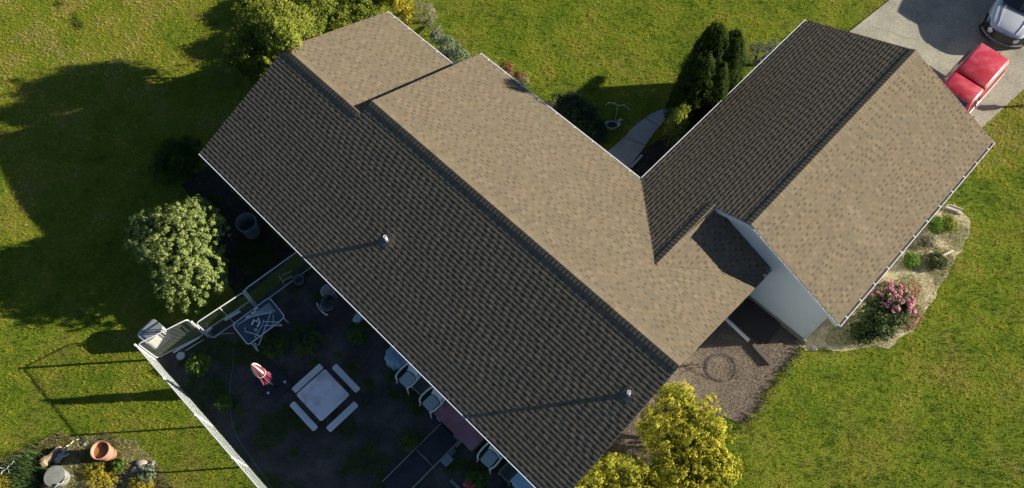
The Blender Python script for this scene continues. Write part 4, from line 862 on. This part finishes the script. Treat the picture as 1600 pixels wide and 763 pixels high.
# red toy and odd stick
q = at(733, 758, .1); t = thing('ride_on_toy', 'small red and pink toy lying in the yard at the bottom edge', 'toy', (q[0], q[1], 0)); m = MB(); m.rrect(q[:2], .34, .2, .08, .22, rad=.07, inset=.04); m.build('body', mat('red_plastic', [(.35, .03, .05), (.45, .05, .07)], rough=.4), t)
for s in (-1, 1):
    for k in (-1, 1): m = MB(); m.tube([(q[0] + s * .1, q[1] + k * .09, .07), (q[0] + s * .1, q[1] + k * .13, .07)], .07, n=12); m.build('wheel', mat('pink_plastic', [(.5, .25, .3), (.55, .3, .35)]), t)
a, b = at(704, 751, .05), at(717, 763, .05); m = MB(); m.box(((a[0] + b[0]) / 2, (a[1] + b[1]) / 2, .04), (.36, .09, .06), rz=math.atan2(b[1] - a[1], b[0] - a[0])); tag(m.build('board', M_bin, None), 'short grey board beside the red toy', 'board')
# garden hose
def smooth_path(pts, z, n=8):
    P = [Vector(at(x, y, z)) for x, y in pts]; out = []
    for i in range(len(P) - 1):
        p0, p1, p2, p3 = P[max(i - 1, 0)], P[i], P[i + 1], P[min(i + 2, len(P) - 1)]
        for k in range(n): t = k / n; out.append(.5 * ((2 * p1) + (p2 - p0) * t + (2 * p0 - 5 * p1 + 4 * p2 - p3) * t * t + (3 * p1 - p0 - 3 * p2 + p3) * t ** 3))
    return out + [P[-1]]
M_hose = mat('green_hose', [(.10, .20, .14), (.15, .27, .2)], rough=.4)
m = MB(); m.tube(smooth_path([(364, 543), (365, 565), (362, 585), (359, 612), (361, 650), (372, 685), (390, 712), (410, 742), (432, 772)], .025), .011, n=6); tag(m.build('garden_hose', M_hose, None, smooth=True), 'green garden hose snaking along the fenced yard soil', 'hose')
m = MB(); m.tube(smooth_path([(322, 505), (328, 520), (334, 528), (346, 522), (366, 521)], .03), .012, n=6); tag(m.build('garden_hose', M_alu, None, smooth=True), 'short pale hose end looping toward the glass table', 'hose')
# stones / litter in the yard soil
rs = random.Random(5)

# ------------------------------------------------------------------ front walk
sx_, sy_ = at(956, 196, .2)[:2]
t = thing('swan_planter', 'white swan-shaped garden planter on the shaded bed', 'planter', (sx_, sy_, 0)); M_swan = mat('swan_white', [(.38, .40, .40), (.52, .54, .54)], rough=.5); d1 = Vector(at(972, 194, .2)) - Vector(at(946, 194, .2)); d1.z = 0; d1.normalize(); d2 = Vector((-d1.y, d1.x, 0))
m = MB(); n_ = 20; secs = [(-.30, .02, .26), (-.24, .10, .24), (-.1, .17, .22), (.05, .17, .21), (.17, .11, .2), (.22, .03, .2)]
c0 = Vector((sx_, sy_, 0)); b_ = 0
prof2 = [(1.0, .22), (1.02, .26), (.86, .25), (.7, .12)]; prof1 = [(.5, 0), (.85, .06), (1.0, .16)]
for (sc, z) in prof1 + prof2:
    for k in range(n_): g = 2 * PI * k / n_; x = .27 * math.cos(g) * sc; y = .17 * math.sin(g) * sc; zz = z + (.10 * max(0, -math.cos(g)) ** 3 if z > .2 else 0); q = c0 + d1 * x + d2 * y; m.v.append((q.x, q.y, zz))
for i in range(6):
    for k in range(n_): k2 = (k + 1) % n_; m.f.append((i * n_ + k, i * n_ + k2, (i + 1) * n_ + k2, (i + 1) * n_ + k)); m.r.append(.5)
m.f.append(tuple(range(n_))[::-1]); m.r.append(.5); m.f.append(tuple(6 * n_ + k for k in range(n_))); m.r.append(.5); m.build('body', M_swan, t, smooth=True)
m = MB(); q = lambda x, z: tuple(c0 + d1 * x + Vector((0, 0, z))); m.tube([q(.24, .15), q(.32, .28), q(.28, .42), q(.22, .52), q(.27, .60), q(.36, .58)], [.06, .05, .035, .032, .045, .03], n=9); m.build('neck', M_swan, t, smooth=True)
m = MB(); m.tube([q(.36, .575), q(.43, .55)], [.024, .008], n=6); m.build('beak', mat('beak_orange', [(.4, .16, .04), (.5, .2, .05)]), t)
m = MB(); m.lathe((sx_, sy_, 0), [(.14, .20), (.135, .262), (.05, .266)], n=16, sx=1.45, sy=.92, rz=math.atan2(d1.y, d1.x)); m.build('soil', MATS['bed_soil'], t)
hx, hy = at(961, 189)[:2]
t = thing('shepherd_hook', 'white double shepherd hook standing behind the swan planter', 'garden hook', (hx, hy, 0)); m = MB(); m.tube([(hx, hy, 0), (hx, hy, .95)], .011, n=6); m.build('pole', M_swan, t)
for s in (-1, 1): m = MB(); m.tube([(hx + .18 * s * (1 - math.cos(g)) * 1.0, hy + .10 * s * (1 - math.cos(g)) , .95 + .18 * math.sin(g)) for g in np.linspace(0, PI * 1.05, 12)] , .011, n=6); m.tube([(hx + s * .355, hy + s * .20, .93), (hx + s * .40, hy + s * .23, .90), (hx + s * .43, hy + s * .24, .96)], .010, n=6); m.build('hook', M_swan, t)
m = MB(); a, b = at(986, 262, .03), at(1003, 243, .03); m.tube([a, b], .05, n=5); tag(m.build('edging_strip', M_swan, None), 'white edging strip beside the walk near the inner roof corner', 'edging')

# ------------------------------------------------------------------ mulch court behind the house end
a = Vector(at(1133, 499, .25)); b = Vector(at(1166, 533, .12))
m = MB(); m.box(((a.x + b.x) / 2, (a.y + b.y) / 2, .30), ((b - a).length + .12, .10, .07), rz=math.atan2(b.y - a.y, b.x - a.x)); tag(m.build('drain_pipe', M_white, None), 'white downspout extension crossing the shaded gravel', 'pipe')
a = Vector(at(1176, 540)); b = Vector(at(1203, 570)); m = MB(); m.box(((a.x + b.x) / 2, (a.y + b.y) / 2, .08), ((b - a).length, .15, .12), rz=math.atan2(b.y - a.y, b.x - a.x)); tag(m.build('timber', mat('old_timber', [(.06, .055, .045), (.12, .105, .085)], scale=4, fine=.3, stretch=(1, 6, 1)), None), 'dark weathered timber at the end of the white downspout extension', 'timber')
t = thing('wooden_steps', 'dark wooden stoop boards against the garage wall', 'stoop', (17.5, 9.9, 0))
for i in range(9): m = MB(); m.box((17.05 + i * .155, 9.75, .14), (.14, 1.0, .035)); m.build('board', mat('dark_board', [(.035, .03, .028), (.06, .05, .045)], fine=.3), t)
m = MB(); m.box((17.65, 9.75, .06), (1.3, .9, .1)); m.build('frame', MATS['dark_board'], t)
c = at(1127, 575); m = MB(); m.tube([(c[0] + .50 * math.cos(g), c[1] + .50 * math.sin(g), .03) for g in np.linspace(0, 2 * PI, 49)[:-1]], .012, n=5, closed=True)
m.tube([(c[0] + .44 * math.cos(g), c[1] + .47 * math.sin(g), .06) for g in np.linspace(0.2, 2 * PI * .9, 40)], .008, n=5)
tag(m.build('wire_hoop', mat('weathered_wire', [(.07, .065, .06), (.12, .11, .10)], rough=.7), None), 'large rusty wire hoop lying flat on the wood chips', 'wire hoop')
c = at(1080, 572); m = MB(); M_rust = mat('rusty_iron', [(.06, .035, .025), (.12, .07, .045)], rough=.8)
d = Vector((.6, .8, 0)); m.tube([(c[0] + d.x * .23 * math.cos(g), c[1] + d.y * .23 * math.cos(g), .38 * math.sin(g)) for g in np.linspace(0, PI, 16)], .022, n=6)
m.tube([(c[0] - .1, c[1] - .5, .02), (c[0] + .1, c[1], .05), (c[0] + .35, c[1] + .3, .03)], .012, n=5); m.tube([(c[0] - .45, c[1] - .25, .02), (c[0] + .1, c[1] - .05, .07), (c[0] + .7, c[1] + .05, .02)], .012, n=5)
tag(m.build('iron_arch', M_rust, None), 'small dark iron arch standing on the wood chips by the roof end', 'iron arch')

# ------------------------------------------------------------------ garage bed
q = at(1488, 326, .05); m = MB(); m.box((q[0] + .05, q[1], .05), (.55, .26, .07), rz=.35, taper=.9); m.box((q[0] + .07, q[1] + .11, .10), (.5, .03, .05), rz=.35); m.box((q[0] + .0, q[1] - .10, .10), (.5, .03, .05), rz=.35); tag(m.build('splash_block', mat('splash_conc', [(.36, .31, .27), (.46, .40, .35)], fine=.2), None), 'concrete splash block under the garage downspout', 'splash block')
a, b = at(1472, 400, .05), at(1489, 391, .05); m = MB(); m.tube([a, b], [.05, .04], n=8); tag(m.build('log', mat('pale_wood', [(.42, .36, .26), (.55, .5, .4)], fine=.2), None), 'short bleached log on the edge of the garage bed', 'log')
q = at(1455, 397, .05); m = MB(); m.lathe((q[0], q[1], 0), [(.12, 0), (.11, .05), (.05, .08)], n=9, wob=.15, sx=1.5); tag(m.build('rock', MATS['pale_wood'], None), 'pale flat stone beside the short log', 'rock')
q = at(1300, 508, .1); m = MB(); m.lathe((at(1272, 545)[0], at(1272, 545)[1], 0), [(.12, 0), (.1, .06), (.04, .08)], n=8, wob=.15); tag(m.build('rock', MATS['splash_conc'], None), 'small stone in the straw at the garage corner', 'rock')

# ------------------------------------------------------------------ corner rubble bed
q = at(184, 714); px_, py_ = at(168, 709)[:2]
t = thing('clay_pot', 'big terracotta pot with a rust-coloured inside standing in the corner bed', 'pot', (px_, py_, 0)); M_terra = mat('terracotta', [(.36, .17, .11), (.48, .26, .19)], scale=3, detail=6, rough=.85, fine=.12)
pc = (at(174, 711)[0], at(174, 711)[1]); TL = ('Y', -.0)
m = MB(); m.lathe((pc[0], pc[1], 0), [(.20, 0), (.225, .26), (.245, .28), (.245, .34), (.225, .35), (.25, .62), (.285, .64), (.30, .66), (.30, .80), (.275, .80), (.26, .66), (.22, .62)], n=36); m.build('body', M_terra, t, smooth=True)
m = MB(); m.lathe((pc[0], pc[1], .62), [(.24, 0), (.235, .04), (.12, .055)], n=24, wob=.03); m.build('soil', mat('rust_soil', [(.10, .05, .04), (.35, .16, .05), (.5, .24, .06)], scale=3, fine=.2), t)
q = at(97, 748); t = thing('metal_bucket', 'weathered metal bucket with a dull grey lid in the corner bed', 'bucket', (q[0], q[1], 0)); M_zinc = mat('old_zinc', [(.20, .22, .19), (.32, .33, .29)], scale=4, detail=6, rough=.6, metal=.2, fine=.2)
m = MB(); m.lathe((q[0], q[1], 0), [(.26, 0), (.31, .42), (.33, .43), (.33, .45)], n=28); m.build('body', M_zinc, t, smooth=True); m = MB(); m.lathe((q[0], q[1], .45), [(.335, 0), (.33, .025), (.1, .04)], n=28); m.build('lid', M_zinc, t, smooth=True)
M_drift = mat('driftwood', [(.20, .14, .09), (.38, .29, .2)], scale=3, detail=8, fine=.3, stretch=(1, 1, 1), bump=.8, bscale=25); M_greywood = mat('grey_wood', [(.22, .23, .23), (.40, .41, .40)], scale=3, fine=.25, bump=.6, bscale=30)
def logpiece(x0, y0, x1, y1, r0, r1, m_, lab, z=.12, seed=0):
    rs = random.Random(seed); a, b = Vector(at(x0, y0, z)), Vector(at(x1, y1, z)); n = 6; pts = []; rads = []
    for k in range(n + 1): t_ = k / n; q = a.lerp(b, t_); pts.append((q.x + rs.uniform(-.04, .04), q.y + rs.uniform(-.04, .04), z + rs.uniform(-.03, .04))); rads.append((r0 + (r1 - r0) * t_) * rs.uniform(.75, 1.2))
    mb = MB(); mb.tube(pts, rads, n=9); o = mb.build('driftwood', m_, None); tag(o, lab, 'driftwood')
logpiece(66, 727, 96, 700, .19, .08, M_drift, 'thick brown driftwood log behind the metal bucket', .15, 1)
logpiece(86, 722, 104, 702, .10, .05, M_greywood, 'grey weathered branch beside the brown driftwood log', .25, 2)
logpiece(93, 716, 110, 708, .04, .03, M_greywood, 'thin grey branch next to the clay pot shadow', .3, 3)
logpiece(88, 761, 115, 741, .025, .015, M_greywood, 'pale stick lying across the metal bucket', .5, 4)
logpiece(103, 698, 124, 684, .02, .012, MATS['pale_wood'], 'pale twig pointing up at the edge of the corner bed', .06, 5)
logpiece(0, 742, 22, 722, .02, .012, M_greywood, 'bare grey twig at the left edge', .2, 6)
logpiece(0, 730, 18, 738, .018, .01, M_greywood, 'second bare grey twig at the left edge, crossing the first', .22, 7)
rs = random.Random(8)
for i, (x, y, s, lab) in enumerate(((222, 727, .17, 'pale rounded stone right of the clay pot'), (212, 734, .12, 'smaller stone touching the pale rounded stone'), (238, 725, .09, 'small stone at the outer edge of the corner bed'), (72, 760, .15, 'reddish stone below the metal bucket'), (134, 694, .09, 'small stone above the clay pot'))):
    q = at(x, y); m = MB(); m.lathe((q[0], q[1], -.02), [(s * .8, 0), (s, s * .4), (s * .8, s * .8), (s * .3, s * 1.0)], n=10, wob=.14, sx=1.2, rz=i); tag(m.build('rock', mat('stone', [(.28, .25, .2), (.45, .42, .36)], fine=.25, bump=.4) if i != 3 else mat('red_stone', [(.2, .1, .07), (.3, .16, .12)]), None), lab, 'rock', 'stones in the corner bed')

# ------------------------------------------------------------------ vehicles
def loft(secs, m, r=.5):
    """secs: list of rings (same count, closed)"""
    b_ = len(m.v); n = len(secs[0])
    for s in secs: m.v += [tuple(q) for q in s]
    for i in range(len(secs) - 1):
        for k in range(n): k2 = (k + 1) % n; m.f.append((b_ + i * n + k, b_ + i * n + k2, b_ + (i + 1) * n + k2, b_ + (i + 1) * n + k)); m.r.append(r)
    m.f.append(tuple(b_ + k for k in range(n))[::-1]); m.f.append(tuple(b_ + (len(secs) - 1) * n + k for k in range(n))); m.r += [r, r]
def section(w, zb, zt, rt, rb=.04, n=4, y=0.0, crown=0.0):
    """rounded section in x/z at length y"""
    pts = []
    for (sx, zc, rad, g0) in ((1, zt - rt, rt, 0), (-1, zt - rt, rt, 90), (-1, zb + rb, rb, 180), (1, zb + rb, rb, 270)):
        for k in range(n + 1):
            g = math.radians(g0 + 90 * k / n); x = sx * (w / 2 - rad) + rad * math.cos(g); pts.append((x, y, zc + rad * math.sin(g) + (crown * (1 - (2 * x / w) ** 2) if g0 < 180 else 0)))
    return pts
def wheel(t, x, y, r=.31, wd=.2):
    m = MB(); m.tube([(x - wd / 2, y, r), (x + wd / 2, y, r)], r, n=24); w_ = m.build('wheel', mat('tyre', [(.02, .02, .02), (.035, .035, .035)], rough=.8), t)
    m = MB(); s = 1 if x > 0 else -1; m.tube([(x + s * wd / 2, y, r), (x + s * (wd / 2 + .012), y, r)], r * .62, n=20); m.build('rim', mat('rim', [(.35, .35, .36), (.45, .45, .46)], metal=.6, rough=.35), w_)
M_tredp = mat('faded_red_paint', [(.36, .008, .015), (.42, .03, .05), (.52, .11, .13)], scale=1.5, detail=9, rough=.38, fine=.12, fscale=22, spec=.5, coat=.35, contrast=1.2)
tr = thing('pickup_truck', 'faded red pickup truck with a matching canopy parked nose to the garage', 'pickup truck', (0, 0, 0))
BW = 1.62
m = MB(); loft([section(BW * .9, .45, .80, .05, y=-2.45), section(BW * .98, .36, .90, .07, y=-2.3), section(BW, .34, .96, .07, y=-1.1), section(BW, .34, .98, .06, y=0), section(BW, .34, .98, .06, y=2.0), section(BW * .99, .40, .97, .05, y=2.06)], m); m.build('body', M_tredp, tr, smooth=True)
cabw = 1.26
m = MB(); loft([section(BW * .93, .96, .985, .012, .01, y=-1.35), section(cabw * 1.02, .97, 1.50, .06, .01, y=-.72), section(cabw, .97, 1.585, .09, .01, y=-.5, crown=.02), section(cabw, .97, 1.60, .09, .01, y=.12, crown=.02), section(cabw, .97, 1.57, .09, .01, y=.19, crown=.02)], m)
# flare the lower edge outwards
m.v = [((x * (1.22 if z < 1.1 else 1.0)), y, z) for x, y, z in m.v]; m.build('cab', M_tredp, tr, smooth=True)
m = MB(); loft([section(cabw, .97, 1.62, .07, .01, y=.24, crown=.02), section(cabw + .02, .97, 1.66, .10, .01, y=.32, crown=.03), section(cabw + .02, .97, 1.66, .10, .01, y=1.98, crown=.03), section(cabw, .97, 1.62, .07, .01, y=2.06, crown=.02)], m)
m.v = [((x * (1.22 if z < 1.1 else 1.0)), y, z) for x, y, z in m.v]; m.build('canopy', M_tredp, tr, smooth=True)
def sidequad(m, s, y0, y1, z0_, z1_, w0=BW / 2 * .975, w1=cabw / 2 + .012):
    f = lambda z: w0 + (w1 - w0) * (z - .98) / (1.5 - .98) + .006
    P = [(s * f(z0_), y0, z0_), (s * f(z0_), y1, z0_), (s * f(z1_), y1 - .04, z1_), (s * f(z1_), y0 + .04, z1_)]; Q = [(x - s * .02, y, z) for x, y, z in P]; m.hexa(Q + P)
for s in (-1, 1):
    for (y0, y1, k) in ((-.72, .08, 1), (.42, 1.9, 2)):
        m = MB(); sidequad(m, s, y0, y1, 1.06, 1.46); m.build('window', M_glass, tr)
    m = MB(); m.box((s * (BW / 2 - .1), 2.08, .72), (.14, .03, .3)); m.build('taillight', mat('taillight', [(.5, .03, .02), (.55, .05, .02)], rough=.3), tr)
    m = MB(); m.box((s * (BW / 2 - .2), -2.46, .66), (.28, .03, .14)); m.build('headlight', mat('lamp_glass', [(.7, .7, .7), (.8, .8, .8)], rough=.1), tr)
    m = MB(); m.tube([(s * (BW / 2 - .02), -.85, 1.02), (s * (BW / 2 + .14), -.85, 1.08)], .02, n=6); m.box((s * (BW / 2 + .17), -.85, 1.12), (.05, .10, .2)); m.build('mirror', M_steel, tr)
    wheel(tr, s * (BW / 2 - .1), -1.65); wheel(tr, s * (BW / 2 - .1), 1.2)
m = MB(); m.hexa([(-.58, -1.30, 1.0), (.58, -1.30, 1.0), (.58, -1.26, 1.0), (-.58, -1.26, 1.0), (-.50, -.76, 1.50), (.50, -.76, 1.50), (.50, -.72, 1.50), (-.50, -.72, 1.50)]); m.build('windshield', M_glass, tr)
m = MB(); m.box((0, 2.16, .5), (BW * .98, .12, .16)); m.box((0, -2.52, .48), (BW * .96, .12, .16)); m.build('bumper', mat('chrome', [(.5, .5, .5), (.6, .6, .6)], metal=.8, rough=.25), tr)
for k in range(2): m = MB(); m.box((0, 2.075, 1.3), (cabw * .8, .02, .3)); 
m.build('rear_window', M_glass, tr)
for s in (-1, 1):
    m = MB(); m.box((s * (BW / 2 + .004), -.2, .74), (.012, 4.2, .07)); m.build('side_stripe', mat('cream_stripe', [(.5, .36, .24), (.6, .5, .38)], rough=.5), tr)
    m = MB(); m.box((s * (BW / 2 + .006), .02, .84), (.02, .14, .03)); m.build('door_handle', MATS['chrome'], tr)
    m = MB(); m.tube([(s * (cabw / 2 + .005), -.45, 1.53), (s * (cabw / 2 + .005), .12, 1.54)], .011, n=5); m.build('drip_rail', M_white, tr)
    m = MB(); m.tube([(s * (cabw / 2 + .012), .34, 1.57), (s * (cabw / 2 + .012), 1.96, 1.57)], .012, n=5); m.build('drip_rail', M_white, tr)
    m = MB(); m.box((s * (BW / 2 * .93), -.32, 1.25), (.03, .05, .44), tilt=('Y', s * -.35)); m.build('pillar', M_tredp, tr)
tr.location = (17.71, 22.36, 0.03)
# silver car, nose toward the viewer side of the driveway
M_silver = mat('silver_paint', [(.56, .60, .63), (.60, .64, .67)], scale=.6, rough=.3, metal=.25, spec=.5, coat=.8)
cr_ = thing('silver_car', 'silver car with a black grille parked behind the red pickup', 'car', (0, 0, 0))
def csec(y, w, zb, zt, rt, crown=.02): return section(w, zb, zt, rt, .08, n=5, y=y, crown=crown)
m = MB(); loft([csec(-2.12, .96, .50, .70, .08), csec(-2.06, 1.20, .48, .78, .12), csec(-1.9, 1.46, .45, .85, .15), csec(-1.6, 1.66, .35, .91, .17, .03), csec(-1.1, 1.82, .24, .98, .17, .04), csec(-.75, 1.83, .24, 1.02, .16, .04), csec(.2, 1.84, .24, 1.03, .14), csec(1.4, 1.83, .24, 1.03, .14), csec(2.0, 1.72, .30, 1.0, .16), csec(2.12, 1.5, .4, .86, .14)], m); m.build('body', M_silver, cr_, smooth=True)
m = MB(); loft([csec(-.62, 1.5, .99, 1.01, .008, 0), csec(-.2, 1.42, .99, 1.30, .10), csec(.25, 1.30, .99, 1.56, .14), csec(.9, 1.28, .99, 1.60, .15), csec(1.5, 1.24, .99, 1.52, .14), csec(2.0, 1.3, .98, 1.02, .015, 0)], m); m.build('roof', M_silver, cr_, smooth=True)
m = MB(); ws = [(-.70, 1.055, -.99), (-.96, 1.02, -.78)]
P = [(-.72, -.80, 1.055), (0, -.88, 1.075), (.72, -.80, 1.055), (.60, .16, 1.54), (0, .10, 1.585), (-.60, .16, 1.54)]
m.poly([P[0], P[1], P[4], P[5]]); m.poly([P[1], P[2], P[3], P[4]]); dn = [(x, y + .06, z - .03) for x, y, z in P]
for i in range(6): j = (i + 1) % 6; m.quad(P[j], P[i], dn[i], dn[j])
m.poly([dn[5], dn[4], dn[1], dn[0]]); m.poly([dn[4], dn[3], dn[2], dn[1]]); wsb = m.build('windshield', M_glass, cr_)
m = MB(); m.tube([(-.5, -.83, 1.085), (.05, -.72, 1.14)], .012, n=5); m.tube([(.1, -.87, 1.09), (.6, -.68, 1.12)], .012, n=5); m.build('wiper', M_bk, wsb)
m = MB(); m.box((.0, -.90, 1.045), (1.35, .10, .02)); m.build('cowl', M_bk, cr_)
# grille: dark wide band wrapped round the nose
def wrap(y_in, w, z0_, z1_, dep, matl, name, inset=0):
    m = MB(); n = 14; A_, Bq = [], []
    for k in range(n + 1):
        x = -w / 2 + w * k / n; yy = y_in + dep * abs(2 * x / w) ** 2.6
        A_.append((x, yy)); 
    for k in range(n):
        (xa, ya), (xb, yb) = A_[k], A_[k + 1]; m.hexa([(xa, ya, z0_), (xb, yb, z0_), (xb, yb + .08, z0_), (xa, ya + .08, z0_), (xa, ya + .035, z1_), (xb, yb + .035, z1_), (xb, yb + .08, z1_), (xa, ya + .08, z1_)])
    return m.build(name, matl, cr_)
wrap(-2.21, 1.66, .46, .78, .34, M_bk, 'grille'); wrap(-2.27, 1.76, .24, .42, .40, M_bk, 'bumper'); wrap(-2.29, 1.70, .42, .45, .38, mat('lip_metal', [(.3, .3, .3), (.38, .38, .38)], metal=.5, rough=.3), 'bumper_lip')
m = MB()
for s in (-1, 1): m.tube([(s * .38, -1.95, .865), (s * .46, -1.45, .965), (s * .52, -.92, 1.055)], .013, n=6)
m.build('hood_crease', M_silver, cr_, smooth=True)
# oval emblem with a slanted bar shape
em = MB(); em.tube([(.075 * math.cos(g), -2.075 - .0 + .035 * math.sin(g), .80 + .02 * math.sin(g)) for g in np.linspace(0, 2 * PI, 21)[:-1]], .007, n=5, closed=True)
em.tube([(-.035, -2.095, .79), (-.018, -2.055, .812)], .006, n=5); em.tube([(.018, -2.095, .79), (.035, -2.055, .812)], .006, n=5); em.tube([(-.026, -2.08, .80), (.026, -2.07, .803)], .005, n=5); em.build('emblem', MATS['chrome'], cr_)
for s in (-1, 1):
    m = MB(); m.tube([(s * .60, -2.0, .74), (s * .72, -1.86, .78), (s * .81, -1.62, .82)], [.03, .045, .02], n=6); m.build('headlight', M_glass, cr_)
    m = MB(); m.tube([(s * .88, -.55, 1.0), (s * 1.0, -.57, 1.06)], .02, n=6); m.rrect((s * 1.06, -.56), .2, .12, 1.0, 1.14, rad=.04, inset=.02); m.build('mirror', M_silver, cr_)
    m = MB(); m.hexa([(s * .80, -.50, 1.03), (s * .80, 1.7, 1.03), (s * .78, 1.7, 1.03), (s * .78, -.50, 1.03), (s * .68, .15, 1.44), (s * .68, 1.35, 1.44), (s * .66, 1.35, 1.44), (s * .66, .15, 1.44)]); m.build('side_window', M_glass, cr_)
    wheel(cr_, s * .83, -1.35, .33); wheel(cr_, s * .83, 1.35, .33)
CARZ = .03; cr_.rotation_euler.z = math.radians(9); cr_.location = (17.17, 28.45, CARZ)
# unseen post, added for the shadow it casts across the driveway edge
q0 = Vector(at(1531, 170)); q = q0 + Vector((sd.x, sd.y, 0)).normalized() * 4.3
t = thing('shadow_post', 'black post out of view beside the driveway, added for its shadow', 'lamp post', (q.x, q.y, 0)); m = MB(); m.tube([(q.x, q.y, 0), (q.x, q.y, 1.25)], .05, n=10); m.build('post', M_bk, t)
m = MB(); m.lathe((q.x, q.y, 1.25), [(.07, 0), (.12, .05), (.14, .22), (.16, .24), (.03, .32)], n=8); m.build('post_head', M_bk, t)
